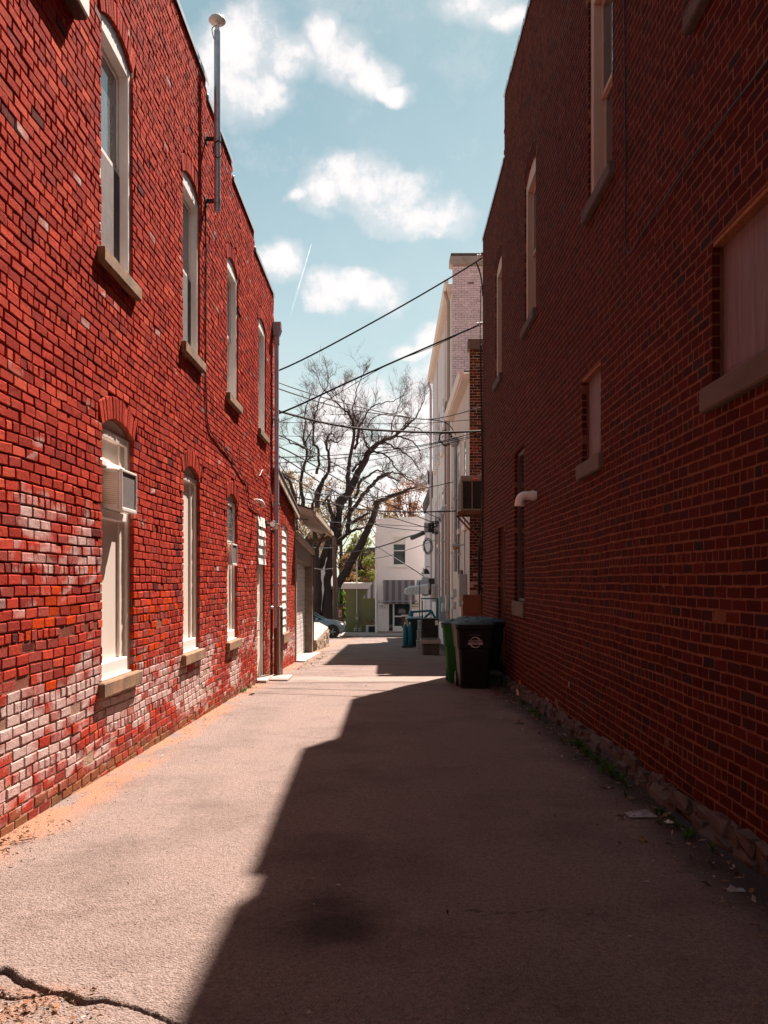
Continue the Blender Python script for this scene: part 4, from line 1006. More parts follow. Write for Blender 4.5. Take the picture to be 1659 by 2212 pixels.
# buttress pilaster strips and stains of older work
for y_ in (34.9,40.9): bx('pilaster', (y_,.05,-2.2), (y_+.22,-.02,zr(9.9)), M['render'], bC, .01, CS.T())
b = MB(); b.tube([(1.86,46.02,zr(10.1)),(1.99,45.95,zr(9.7)),(1.99,45.95,g(46))], .06, 8); b.build('corner_downspout', M['spout'], bC, 40)
b = MB(); b.tube([(1.86,31.6,zr(10.1)),(1.98,31.5,zr(9.7)),(1.98,31.5,g(31.5))], .06, 8); b.build('near_downspout', M['beige'], bC, 40)

# low white building at the far end of the right row
bD = thing('white_building', 'low white building with black cornice past the tall painted one', 'building', (2.1,46.2,g(46)))
bx('wall', (2.1,46.15,-3), (8,57.5,zr(4.45)), mat('bluish_white_render',(.62,.63,.65),.8,.08,2,bump=.2), bD, 0)
bx('cornice', (1.98,46.12,zr(4.45)), (8,57.6,zr(4.95)), M['dark'], bD, .03); bx('cornice_end', (1.86,46.1,zr(4.95)), (8,46.6,zr(5.6)), M['dark'], bD, .02)
bx('rake', (2.03,46.12,zr(4.25)), (8,57.55,zr(4.448)), M['wood_dark'], bD, .01)
bx('window', (47.6,.02,zr(.6)), (48.4,-.02,zr(2.4)), M['glass'], bD, 0, Wall((2.1,0,0),(0,1,0),(-1,0,0)).T())
b = MB(); b.lathe([(.03,0),(.12,-.05),(.24,-.28),(.20,-.28)], (1.8,47.6,zr(.62)), 'z', 14); b.tube([(1.8,47.6,zr(.6)),(1.85,47.6,zr(.75)),(2.1,47.6,zr(.7))],.02,6); o = b.build('barn_lamp', M['dark'], None, 40); tag(o, 'dark cone shaped wall lamp above the round exhaust fan', 'lamp')

# conduits and meters on the right row
M['conduit'] = mat('mauve_painted_conduit', (.31,.235,.225), .6, .15, 5, bump=.08, dirt=(.2,.14,.13), dirt_lo=.6)
M['meter_grey'] = mat('meter_box_enamel', (.30,.31,.30), .5, .1, 8, bump=.04, dirt=(.2,.17,.15), dirt_lo=.62)
M['meter_light'] = mat('pale_meter_plastic', (.50,.49,.48), .45, .08, 8, bump=.03)
def conduit(lab, px, ytop, ybot, wpx, mm, head=None, off=.10):
    Xc = 2.09-off; Y = Xc*F/(px-VX); r_ = wpx*Y/F/2; zt = zr((VY-ytop)*Y/F); zb = max(zr((VY-ybot)*Y/F), g(Y)-.02)
    t = thing('conduit', lab, 'conduit', (Xc,Y,zb), 'vertical pipes along the right row')
    b = MB()
    if head == 'weather':
        b.tube([(Xc,Y,zb),(Xc,Y,zt-.12)], r_, 10); h = MB(); h.lathe([(r_*1.1,-.15),(r_*2.0,-.1),(r_*2.6,.02),(r_*2.0,.13),(.01,.17)], (Xc-.04,Y,zt), 'z', 14); h.build('weatherhead', M['pvc_grey'], t, 50)
    elif head == 'bend': b.tube([(Xc,Y,zb),(Xc,Y,zt-.2),(Xc+.02,Y,zt-.06),(2.12,Y,zt)], r_, 10)
    else: b.tube([(Xc,Y,zb),(Xc,Y,zt)], r_, 10)
    b.build('pipe', M[mm], t, 40)
    for z in np.arange(zb+.7, zt-.5, 1.5):
        s = MB(); s.box((Xc-r_*1.3,Y-r_*1.9,z),(2.10,Y+r_*1.9,z+.05),.004); s.build('strap', M['metal'], t)
    return t
conduit('slim mauve conduit at far corner of the tall building', 941, 1118, 1300, 4.2, 'conduit')
conduit('mauve conduit next to the corner, shorter than its neighbours', 949, 1150, 1310, 4.5, 'conduit')
conduit('mauve conduit with rounded weatherhead in the wire tangle', 956, 1110, 1290, 6, 'conduit', 'weather')
conduit('thick mauve conduit topped by a grey weatherhead below the wires', 963.5, 1102, 1300, 7, 'conduit', 'weather')
conduit('thin mauve pipe with bent top rising high up the rendered wall', 962, 865, 1090, 4.8, 'conduit', 'bend')
conduit('pale white square-looking pipe beside the beige building', 976, 1060, 1340, 4, 'cream')
conduit('bluish grey service mast with weatherhead on beige wall', 984, 955, 1235, 8.5, 'pvc_grey', 'weather', .14)
conduit('thin black pipe beside the bluish service mast', 991, 1110, 1250, 3.2, 'black', None, .08)
conduit('thin dark cable pipe on beige wall near brick corner', 1004, 1120, 1300, 1.6, 'black', None, .05)
def meter(lab, px, py0, py1, wpx, mm, dial=True, off=.16):
    Xc = 2.09-off; Y = Xc*F/(px-VX); s = Y/F
    z1, z0 = zr((VY-py0)*s), zr((VY-py1)*s); w_ = wpx*s/2
    t = thing('meter_box', lab, 'meter box', (Xc,Y,z0), 'meters and boxes along the right row')
    b = MB(); b.box((Xc-w_,Y-.14,z0),(Xc+w_,Y+.14,z1),.015); b.build('case', M[mm], t)
    bx('cover', (Xc-w_*.8,Y-.155,z0+.04), (Xc+w_*.8,Y-.141,z1-.05), M[mm], t, .005)
    if dial:
        b = MB(); b.lathe([(w_*.8,-.26),(w_*.85,-.15),(w_*.9,-.14)], (Xc,Y,(z0+z1)/2), 'y', 16); b.build('dial', M['meter_light'], t, 40)
    return t
meter('grey meter box with pale dial, farthest along the wall', 937, 1262, 1300, 9, 'meter_light')
meter('tall grey meter cabinet under the thick mauve conduits', 955, 1288, 1342, 14, 'meter_grey', False)
meter('pale grey meter on the tall cabinet between conduits', 966, 1285, 1320, 8, 'meter_light')
meter('pale round-dial meter at the foot of a mauve conduit', 958, 1303, 1322, 9, 'meter_light')
meter('pale meter, upper of two beside the white pipe', 981, 1272, 1290, 9, 'meter_light', True, .22)
meter('pale meter, lower of two beside the white pipe', 981, 1300, 1316, 9, 'meter_light', True, .22)
meter('long grey switch box on beige wall under the service mast', 1000, 1240, 1310, 18, 'meter_grey', False, .12)
meter('small pale junction box high on the white pipe', 977, 1200, 1213, 6, 'plastic_white', False, .12)
t = thing('wall_lamp', 'grey dish lamp with amber glass on beige wall below the condenser', 'lamp', P(984,1182,26.5))
c = P(984,1180,26.0); b = MB(); b.lathe([(.02,.1),(.11,.06),(.13,.0),(.11,-.01)], c, 'z', 16); b.tube([c+Vector((.1,0,.03)),c+Vector((.35,0,.05))],.02,6); b.build('shade', M['pvc_grey'], t, 40)
b = MB(); b.lathe([(.09,-.012),(.085,-.07),(.05,-.1),(.01,-.105)], c, 'z', 16); b.build('lamp_glass', mat('amber_glass',(.36,.19,.11),.25,.1,5,bump=0), t, 50)
# brown cupboard behind the bins
t = thing('cupboard', 'rust brown wooden cupboard standing against wall behind the bins', 'cupboard', (1.9,22.9,g(23)))
bx('body', (1.78,22.6,g(23)-.02), (2.3,23.2,zr(-.36)), mat('brown_cupboard',(.17,.05,.02),.7,.2,5,bump=.15), t, .01); bx('door_panel', (1.84,22.575,g(23)+.1), (2.25,22.599,zr(-.42)), bpy.data.materials['brown_cupboard'], t, .006)
for zz in (-.6,-1.3): bx('hinge', (1.76,22.58,zr(zz)), (1.80,22.63,zr(zz)+.08), M['metal'], t, .003)

# ------------------------------------------------------------------ wheeled bins
def cart(name_label, loc, rotz, body_m, lid_m, sc=1.0, logo=False, group='wheeled bins by the right wall', lid_open=0):
    t = thing('wheeled_bin', name_label, 'bin', loc, group, local=True, rotz=rotz); t.scale = (sc,sc,sc)
    # local: front faces -y, handle and wheels at +y
    def ring(z, wx, y0, y1, c=.035):
        return [(-wx+c,y0,z),(wx-c,y0,z),(wx,y0+c,z),(wx,y1-c,z),(wx-c,y1,z),(-wx+c,y1,z),(-wx,y1-c,z),(-wx,y0+c,z)]
    b = MB(); b.loft([ring(.03,.215,-.22,.25), ring(.06,.225,-.235,.26), ring(.66,.265,-.30,.30), ring(.68,.285,-.325,.31), ring(.98,.305,-.355,.33), ring(1.0,.325,-.38,.345), ring(1.045,.325,-.38,.345), ring(1.045,.30,-.35,.32), ring(.5,.24,-.27,.28)], True)
    b.build('body', body_m, t, 30)
    b = MB(); b.loft([ring(1.05,.335,-.40,.36,.05), ring(1.075,.335,-.40,.36,.05), ring(1.11,.27,-.30,.30,.06), ring(1.118,.22,-.25,.27,.06)]); 
    for xx in (-.14,.14): b.box((xx-.02,-.25,1.115),(xx+.02,.28,1.13),.006)
    b.build('lid', lid_m, t, 30)
    b = MB(); b.tube([(-.24,.33,1.03),(-.24,.41,1.0),(.24,.41,1.0),(.24,.33,1.03)], .015, 8); b.build('handle', body_m, t, 40)
    b = MB(); b.box((-.31,.20,.92),(-.28,.36,1.0),.005); b.box((.28,.20,.92),(.31,.36,1.0),.005); b.box((-.1,-.39,.93),(.1,-.355,.98),.006); b.build('lift_bar', body_m, t)
    for s in (-1,1):
        b = MB(); b.lathe([(.03,-.03),(.12,-.03),(.13,-.02),(.13,.02),(.12,.03),(.03,.03)], (s*.235,.27,.13), 'x', 20); b.build('wheel', M['dark'], t, 30)
    b = MB(); b.tube([(-.25,.27,.13),(.25,.27,.13)], .012, 8); b.build('axle', M['metal'], t)
    if logo:
        def face(x, z, h): # on the sloping front
            y = -.325-(z-.68)*.1-.004-h; return (x, y, z)
        lg = sub('emblem', t); cx, cz = .0, .78
        b = MB(); n = 40
        for (a0, a1, sgn) in ((.25,2.95,1),(.25+math.pi,2.95+math.pi,1)):
            P1, P2 = [], []
            for i in range(n+1):
                a = a0+(a1-a0)*i/n; k = i/n; w = .004+.022*(1-k)
                P1.append(face(cx+.092*math.cos(a), cz+.092*math.sin(a), .001)); P2.append(face(cx+(.092-w)*math.cos(a), cz+(.092-w)*math.sin(a), .001))
            for i in range(n): b.quad(P1[i],P1[i+1],P2[i+1],P2[i])
        b.build('ring_mark', M['print'], lg)
        b = MB(); b.quad(face(-.122,cz-.038,.0022),face(.122,cz-.038,.0022),face(.122,cz-.010,.0022),face(-.122,cz-.010,.0022)); b.build('band', M['print'], lg)
        text_mesh('RECYCLING', .026, lambda x,y,h: face(x,cz-.024+y,h), depth=.0035, bold=.0004).build('band_lettering', M['print_dark'], lg)
        text_mesh('RUMPKE', .058, lambda x,y,h: face(x*1.03,cz+.014+y,h), depth=.0028, bold=.004).build('name_outline', M['print'], lg)
        text_mesh('RUMPKE', .058, lambda x,y,h: face(x*1.03,cz+.014+y,h), depth=.0042, bold=.0005).build('name_lettering', M['print_dark'], lg)
        b = MB(); b.quad(face(-.12,cz-.128,.001),face(.12,cz-.128,.001),face(.12,cz-.124,.001),face(-.12,cz-.124,.001))
        for i in range(11): b.quad(face(-.1+i*.018,cz+.115,.001),face(-.1+i*.018+.013,cz+.115,.001),face(-.1+i*.018+.013,cz+.127,.001),face(-.1+i*.018,cz+.127,.001))
        b.build('fine_print', M['print_faint'], lg)
    return t
def bin_mat(name, c): return mat(name, c, .55, .1, 6, bump=.12, bscale=120, spec=.28, dirt=tuple(min(1,x*1.6+.01) for x in c), dirt_lo=.62)
M['bin_brown'] = bin_mat('dark_brown_bin', (.0085,.0052,.0045)); M['bin_green'] = bin_mat('green_bin', (.014,.10,.02)); M['lid_dark'] = bin_mat('near_black_lid', (.014,.013,.014)); M['lid_blue'] = bin_mat('blue_lid', (.018,.04,.055))
M['print'] = mat('pink_white_print', (.55,.42,.43), .6, .05, 8, bump=0); M['print_dark'] = mat('dark_print', (.05,.035,.035), .6, .1, 8, bump=0); M['print_faint'] = mat('faint_print', (.16,.12,.12), .6, .1, 8, bump=0)
cart('dark brown wheeled recycling bin with round printed emblem on its front', (1.40,15.6,g(15.6)), .04, M['bin_brown'], M['lid_dark'], 1.03, True)
cart('green wheeled bin half hidden behind the dark recycling bin', (1.26,16.55,g(16.5)), -.10, M['bin_green'], M['lid_blue'], 1.03)
cart('brown wheeled bin with blue lid behind the emblem bin', (1.72,16.9,g(16.9)), .06, M['bin_brown'], M['lid_blue'], 1.05)
cart('dark lidded wheeled bin, rearmost against the right wall', (1.62,17.8,g(17.8)), -.04, M['bin_brown'], M['lid_dark'], 1.07)

# ------------------------------------------------------------------ things farther along on the right
t = thing('condenser_unit', 'black louvred condenser on concrete block beyond the green bin', 'condenser', (1.2,27.3,g(27)))
x0, x1, ya, yb = .88, 1.42, 27.0, 27.6; z0 = g(27)+.48; z1 = zr((VY-1336)*27/F)
bx('coil_core', (x0+.03,ya+.03,z0+.02), (x1-.03,yb-.03,z1-.05), M['coil'], t, 0); bx('top', (x0,ya,z1-.05), (x1,yb,z1), M['dark'], t, .015)
for zz in np.arange(z0+.02,z1-.06,.045): bx('louvre', (x0,ya,zz), (x1,yb,zz+.022), M['dark'], t, .008)
bx('label_plate', (x1-.12,ya-.006,z1-.2), (x1-.03,ya-.001,z1-.06), M['plastic_white'], t, 0)
t = thing('concrete_block', 'pale concrete block with sloped edge carrying the black condenser', 'concrete block', (1.2,27.2,g(27)))
b = MB(); zt = z0-.005; b.loft([[(.86,26.75,zt-.02),(1.46,26.75,zt-.02),(1.46,27.75,zt-.02),(.86,27.75,zt-.02)],[(.86,26.75,zt-.13),(1.46,26.75,zt-.13),(1.46,27.75,zt-.13),(.86,27.75,zt-.13)]]); b.build('cap_slab', M['concrete'], t)
bx('base', (.93,26.85,g(27)-.1), (1.42,27.7,zt-.131), M['stone_grey'], t, .01)
M['teal'] = mat('teal_paint', (.008,.12,.16), .45, .12, 6, bump=.05)
M['teal_rail'] = mat('blue_grey_rail', (.06,.11,.14), .45, .15, 6, bump=.05)
def tube_thing(nm, lab, cat, pts, r_, m_, grp=None):
    b = MB(); b.tube(pts, r_, 8); o = b.build(nm, m_, None, 40); return tag(o, lab, cat, grp)
t = thing('stair_railing', 'blue grey pipe railing beside the black condenser', 'railing', P(915,1400,29))
Y = 29.0
for pts in ([P(912,1400,Y),P(912,1297,Y)], [P(909,1293,Y),P(945,1293,Y)], [P(900,1335,Y+.8),P(913,1330,Y),P(914,1395,Y)], [P(913,1345,Y),P(940,1345,Y)]):
    b = MB(); b.tube(pts, .022, 8); b.build('rail', M['teal_rail'], t, 40)
t = thing('handrail', 'bright teal metal handrail in front of the far white building', 'railing', P(890,1390,35))
Y = 35.0
b = MB(); b.tube([P(888,1365,Y),P(888,1320,Y)], .09, 8); b.build('post', M['teal'], t, 40)
b = MB(); b.tube([P(945,1292,Y),P(945,1345,Y)], .07, 8); b.build('post', M['teal'], t, 40)
for pts in ([P(888,1322,Y),P(932,1319,Y)], [P(893,1357,Y),P(932,1321,Y)], [P(890,1352,Y),P(905,1350,Y)], [P(932,1320,Y),P(940,1336,Y)]):
    b = MB(); b.tube(pts, .045, 8); b.build('rail', M['teal'], t, 40)
cart('dark green lidded bin beyond the railing', (.86,33.4,g(33.4)), .1, bin_mat('dark_green_bin',(.012,.03,.024)), M['teal_rail'], 1.0, False, 'bins beyond the railing')
for xx, lab in ((.49,'teal gas cylinder nearer the alley centre'),(.66,'teal gas cylinder next to the dark green bin')):
    t = thing('gas_cylinder', lab, 'gas cylinder', (xx,32.8,g(32.8)), 'teal cylinders at the alley edge')
    b = MB(); b.lathe([(.075,.07),(.085,.1),(.085,.72),(.06,.82),(.03,.85)], (xx,32.8,g(32.8)), 'z', 16); b.build('shell', M['teal'], t, 40)
    b = MB(); b.lathe([(.028,.84),(.028,.9),(.018,.93)], (xx,32.8,g(32.8)), 'z', 10); b.build('valve', M['metal'], t, 40)
o = bx('drip_tray', (.37,32.65,g(32.8)-.03), (.78,32.98,g(32.8)+.068), M['dark'], None, .01); tag(o, 'low black tray carrying the teal cylinders', 'tray')
t = thing('brazier_post', 'rust coloured wooden stand with pale lights behind the teal cylinders', 'stand', P(873,1390,34)); Y = 34.2
b = MB(); b.box(P(868,1356,Y), P(880,1332,Y+.25), .01); b.build('box', M['rust'], t); bx('leg', P(871,1400,Y), P(876,1357,Y+.1), M['osb'], t, .005)
bx('trim', P(867,1331.9,Y), P(881,1328,Y+.26), M['plastic_white'], t, .005)
Y = 29.6
for i, (a, b_, lab) in enumerate(((1402,1382,'lowest'),(1381.5,1362,'middle'),(1361.5,1340,'topmost'))):
    t = thing('crate', 'grey plastic crate beside the black condenser, %s of its stack' % lab, 'crate', P(905,a,Y), 'stacked grey crates')
    bx('body', P(900+i*1.5,a,Y), P(911-i*.5,b_+2,Y+.3), M['meter_grey'], t, .02)
    bx('rim', P(899+i*1.5,b_+2.0,Y-.02), P(912-i*.5,b_,Y+.32), M['meter_light'], t, .008)
# small grey awning on a post
t = thing('awning', 'small pale grey ribbed metal awning on a post', 'awning', P(890,1370,40)); Y = 40.0
A = lambda px,py,dy: P(px,py,Y+dy)
prof = [(873,1281),(875,1274),(886,1269),(925,1264)]; 
for dy0 in (0,):
    b = MB(); V = [A(x,y,0) for x,y in prof]+[A(x,y-3,1.4) for x,y in prof]; m_ = len(prof)
    b.add(V, [(i,i+1,m_+i+1,m_+i) for i in range(m_-1)]); b.build('roof_sheet', mat('pale_awning',(.50,.52,.52),.5,.08,4,bump=.03), t)
    b = MB(); V = [A(873,1281,0),A(877,1285,0),A(925,1283,0),A(925,1264,0),A(886,1269,0),A(875,1274,0)]; V += [v+Vector((0,.015,0)) for v in V]; b.add(V, [tuple(range(6)), tuple(range(11,5,-1))]); b.build('valance', bpy.data.materials['pale_awning'], t)
for xx in (880,886,892,899,906,913): bx('rib', A(xx,1285,-.02), A(xx+.7,1269,-.001), M['meter_grey'], t, 0)
bx('post', A(885.5,1392,.1), A(889.5,1283,.2), M['meter_light'], t, .01)
# round exhaust fan
t = thing('exhaust_fan', 'large round galvanised exhaust fan with flared drum on right wall', 'exhaust fan', P(915,1285,44)); Y = 44.0; s = Y/F
c = P(917,1267,Y); b = MB(); b.lathe([(.12,-.42),(.30,-.38),(.33,-.2),(.33,-.14),(.44,-.13),(.46,-.05),(.46,.16),(.42,.24),(.2,.26)], c, 'x', 28); b.build('drum', mat('streaked_galvanised',(.36,.36,.36),.45,.2,4,metal=.6,dirt=(.30,.17,.10),dirt_lo=.5,dirt_scale=2), t, 40)
b = MB(); b.box(c+Vector((.2,-.4,-.4)), c+Vector((.5,.4,.4)), .02); b.build('wall_box', M['dark'], t)
b = MB(); b.tube([c+Vector((-.05,0,.44)), c+Vector((-.05,0,.9))], .035, 8); b.build('pipe', M['meter_light'], t, 40)
tube_thing('dark_pole', 'short dark upright pole in front of the far sign', 'pole', [P(868+38,1392,38),P(868+38.5,1236+20,38)], .02, M['dark'])

# ------------------------------------------------------------------ far pink-white building across the end of the alley
E = thing('white_building', 'two storey white painted brick building with striped awning at the alley end', 'building', (0,60,g(60)))
Y = 60.0
M['pinkwhite'] = None
def painted_wall():
    m, N, L, B = new_mat('white_painted_brick')
    tc = N.new('ShaderNodeTexCoord'); mp = N.new('ShaderNodeMapping'); mp.inputs['Rotation'].default_value = (math.radians(90),0,0); L.new(tc.outputs['Object'], mp.inputs[0])
    bk = N.new('ShaderNodeTexBrick'); bk.inputs['Scale'].default_value = 1; bk.inputs['Brick Width'].default_value = .22; bk.inputs['Row Height'].default_value = .076; bk.inputs['Mortar Size'].default_value = .006
    L.new(mp.outputs[0], bk.inputs['Vector'])
    bk.inputs['Color1'].default_value = (.95,.83,.79,1); bk.inputs['Color2'].default_value = (.92,.80,.76,1); bk.inputs['Mortar'].default_value = (.82,.70,.68,1)
    d = tex(N, L, 1.6, 6, .75, stretch=(1,1,3)); rr = ramp(N, [(.62,(0,0,0)),(.8,(1,1,1))]); L.new(d.outputs['Fac'], rr.inputs[0])
    x = N.new('ShaderNodeMix'); x.data_type = 'RGBA'; L.new(rr.outputs[0], x.inputs[0]); L.new(bk.outputs['Color'], x.inputs[6]); x.inputs[7].default_value = (.66,.55,.52,1)
    L.new(x.outputs[2], B.inputs['Base Color']); B.inputs['Roughness'].default_value = .8
    bp = N.new('ShaderNodeBump'); bp.inputs['Strength'].default_value = .6; bp.inputs['Distance'].default_value = .01; L.new(bk.outputs['Fac'], bp.inputs['Height']); bp.invert = True; L.new(bp.outputs[0], B.inputs['Normal'])
    return m
M['pinkwhite'] = painted_wall()
EW = Wall((0,60,0),(1,0,0),(0,-1,0)); sE = Y/F
def ex(px): return (px-VX)*sE
def ez(py): return zr((VY-py)*sE)
winE = dict(u0=ex(848.5),u1=ex(877),z0=ez(1221),z1=ez(1158)); dorE = dict(u0=ex(838),u1=ex(889),z0=ez(1363),z1=ez(1297))
core_wall(EW, ex(813), 7.5, -3, [(ex(813),7.5,ez(1120))], [winE,dorE], 0, .25, 'wall', M['pinkwhite'], E)
bx('rear_mass', (ex(813)+.002,60.26,-3), (7.5,75,ez(1124)), M['pinkwhite'], E, 0)
b = MB(); b.add([(ex(812),59.95,ez(1121)),(7.5,59.95,ez(1105)),(7.5,60.4,ez(1105)),(ex(812),60.4,ez(1121)),(ex(812),59.95,ez(1124)),(7.5,59.95,ez(1121)),(7.5,60.4,ez(1121)),(ex(812),60.4,ez(1124))],((0,1,2,3),(7,6,5,4),(0,4,5,1),(1,5,6,2),(2,6,7,3),(3,7,4,0))); b.build('coping', M['white'], E)
w = sub('window', E); T = EW.T(); a, c, z0, z1 = winE['u0'], winE['u1'], winE['z0'], winE['z1']
f = MB(); f.box((a,.03,z0),(a+.06,-.1,z1),.006,T); f.box((c-.06,.03,z0),(c,-.1,z1),.006,T); f.box((a+.06,.03,z1-.06),(c-.06,-.1,z1),.006,T); f.box((a+.06,.02,(z0+z1)/2-.03),(c-.06,-.1,(z0+z1)/2+.03),.006,T); f.box((a+.06,.03,z0),(c-.06,-.1,z0+.06),.006,T); f.build('frame', M['white'], w)
bx('pane', (a+.05,-.05,z0+.05), (c-.05,-.06,(z0+z1)/2-.02), M['glass'], w, 0, T); bx('pane', (a+.05,-.03,(z0+z1)/2+.02), (c-.05,-.04,z1-.05), M['glass'], w, 0, T)
bx('blind', (a+.06,-.02,z1-.55), (c-.06,-.029,z1-.06), M['cream'], w, 0, T)
bx('sill', (a-.3,.10,z0-.16), (c+.3,-.05,z0-.002), M['white'], w, .01, T)
b = MB()
cu, hw = (a+c)/2, (c-a)/2+.12
for i in range(9):
    t0, t1 = -1+2*i/9, -1+2*(i+1)/9; zz = lambda t: z1+.30-.12*t*t
    b.add([EW(cu+t0*hw*1.3,zz(t0),.03),EW(cu+t1*hw*1.3,zz(t1),.03),EW(cu+t1*hw*1.3,zz(t1)+.14,.03),EW(cu+t0*hw*1.3,zz(t0)+.14,.03),EW(cu+t0*hw*1.3,zz(t0),-.01),EW(cu+t1*hw*1.3,zz(t1),-.01),EW(cu+t1*hw*1.3,zz(t1)+.14,-.01),EW(cu+t0*hw*1.3,zz(t0)+.14,-.01)],((0,1,2,3),(7,6,5,4),(0,4,5,1),(1,5,6,2),(2,6,7,3),(3,7,4,0)))
b.build('arch_hood', M['white'], w)
d = sub('door', E); a, c, z0, z1 = dorE['u0'], dorE['u1'], dorE['z0'], dorE['z1']
f = MB()
for (p, q_) in ((a,a+.07),(ex(848.5),ex(848.5)+.1),(c-.07,c)): f.box((p,.02,z0),(q_,-.15,z1),.006,T)
f.box((a,.021,z1-.08),(c,-.15,z1+.02),.006,T); f.box((ex(848.5)+.1,-.02,z0),(c-.07,-.1,z0+.32),.006,T); f.box((ex(848.5)+.1,-.02,ez(1333)),(c-.07,-.1,ez(1330)),.006,T); f.build('door_frame', M['white'], d)
bx('pane', (a+.07,-.06,z0), (ex(848.5),-.07,z1-.08), M['glass'], d, 0, T); bx('pane', (ex(848.5)+.1,-.06,z0+.32), (c-.07,-.07,ez(1333)), M['glass'], d, 0, T); bx('pane', (ex(848.5)+.1,-.06,ez(1330)), (c-.07,-.07,z1-.08), M['glass'], d, 0, T)
b = MB(); b.tube([EW(ex(852),ez(1338),0),EW(ex(851.5),ez(1336),.06),EW(ex(851.5),ez(1328),.06),EW(ex(852),ez(1326),0)], .02, 6); b.build('handle', M['metal'], d, 40)
b = MB()
for i, (x0_, x1_) in enumerate(((862,874),(861,876),(861,876),(860,877))): b.box((ex(x0_),-.052,ez(1316.6+i*2.6)),(ex(x1_),-.055,ez(1315.6+i*2.6)),0,T)
b.build('door_print', M['print'], d)
bx('plinth', (ex(816),.12,-3), (7,-.02,ez(1364)), M['stone'], E, .01, T)
b = MB(); b.tube([(ex(812.5),59.93,ez(1150)),(ex(812.5),59.93,ez(1368)),(ex(811),59.6,ez(1372))], .07, 8); b.build('downspout', M['white'], E, 40)
# awnings
M['awn_front'] = stripe_mat('grey_striped_canvas', (.11,.085,.088), (.215,.175,.178), 0, 1/.42)
def awning_front():
    t = thing('awning', 'grey and mauve striped canvas awning over the far glass door', 'awning', (ex(860),59.5,ez(1253)))
    xa, xb, zt, zb_, out = ex(828), ex(896), ez(1253), ez(1298), .95
    b = MB(); b.add([(xa,59.98,zt),(xb,59.98,zt),(xb,59.98-out,zb_),(xa,59.98-out,zb_)],((0,1,2,3),)); b.add([(xa,59.98,zt),(xa,59.98-out,zb_),(xa,59.98,zb_)],((0,1,2),)); b.add([(xb,59.98,zt),(xb,59.98-out,zb_),(xb,59.98,zb_)],((0,1,2),)); b.build('canvas', M['awn_front'], t)
    b = MB(); b.add([(xa,59.979-out,zb_),(xb,59.979-out,zb_),(xb,59.979-out,zb_-.18),(xa,59.979-out,zb_-.18)],((0,1,2,3),)); b.build('valance', M['awn_front'], t)
    b = MB(); b.tube([(xa,59.98-out,zb_),(xb,59.98-out,zb_)], .02, 6); b.build('front_bar', M['metal'], t, 40)
awning_front()
M['awn_side'] = stripe_mat('white_grey_striped_canvas', (.22,.19,.20), (.66,.59,.57), 0, 1/.40)
t = thing('awning', 'grey and white striped awning seen from its side beside green shed', 'awning', (ex(800),60.8,ez(1255)))
b = MB(); xa = ex(785); yy0, yy1 = 60.4, 62.4
b.add([(ex(813),yy0,ez(1246)),(xa,yy0,ez(1289)),(xa,yy1,ez(1289)),(ex(813),yy1,ez(1246))],((0,1,2,3),)); b.add([(ex(813),yy0,ez(1246)),(xa,yy0,ez(1289)),(ex(813),yy0,ez(1289))],((0,1,2),)); b.build('canvas', M['awn_side'], t)
b = MB(); b.add([(xa,yy0-.003,ez(1289)),(ex(813),yy0-.003,ez(1289)),(ex(813),yy0-.003,ez(1293)),(xa,yy0-.003,ez(1293))],((0,1,2,3),)); b.build('valance', M['awn_side'], t)
# signs
def sign(lab, px0, px1, py0, py1, lines, size, colr, Yy, wallz, shape=None, postlab=None):
    t = thing('sign', lab, 'sign', P((px0+px1)/2,py1,Yy)); s = Yy/F
    a, b_ = P(px0,py1,Yy), P(px1,py0,Yy)
    bx('plate', (a.x,Yy-.03,a.z), (b_.x,Yy,b_.z), M['white'], t, .006)
    f = MB(); e = .025; w_ = .015
    f.box((a.x+e,Yy-.033,a.z+e),(b_.x-e,Yy-.031,a.z+e+w_)); f.box((a.x+e,Yy-.033,b_.z-e-w_),(b_.x-e,Yy-.031,b_.z-e)); f.box((a.x+e,Yy-.033,a.z+e+w_),(a.x+e+w_,Yy-.031,b_.z-e-w_)); f.box((b_.x-e-w_,Yy-.033,a.z+e+w_),(b_.x-e,Yy-.031,b_.z-e-w_)); f.build('border', colr, t)
    cx = (a.x+b_.x)/2; n = len(lines)
    for i, ln in enumerate(lines):
        cz = b_.z-(b_.z-a.z)*(i+.62)/(n+.25)
        text_mesh(ln, size, lambda x,y,h: (cx+x*.82, Yy-.034-h, cz+y), bold=.004).build('lettering', colr, t)
    return t
sign('white sign reading no right turn on the far white building', 815.5, 832.5, 1297, 1314, ['NO RIGHT','TURN'], .125, M['black'], 59.97, 0)
t = thing('sign', 'pale framed sign with rounded top beside the far glass door', 'sign', P(897,1312,59.97))
b = MB(); pts = [(887,1312),(906,1312),(906,1300)]+[(897+4.5*math.cos(a), 1300-4.5*math.sin(a)*1.0) for a in np.linspace(0,math.pi,9)]+[(887,1300)]
b.prism([(ex(x),ez(y)) for x,y in pts], 59.96, 59.995); b.build('plate', M['cream'], t)
b = MB(); b.box((ex(889),59.955,ez(1306)),(ex(904),59.959,ez(1303)),0); b.build('green_band', mat('green_print',(.25,.36,.16),.7,.1,5), t)
b = MB(); b.box((ex(889),59.955,ez(1310)),(ex(904),59.959,ez(1309)),0); b.box((ex(894),59.955,ez(1300)),(ex(900),59.959,ez(1297.5)),0); b.build('fine_print', M['print_faint'], t)

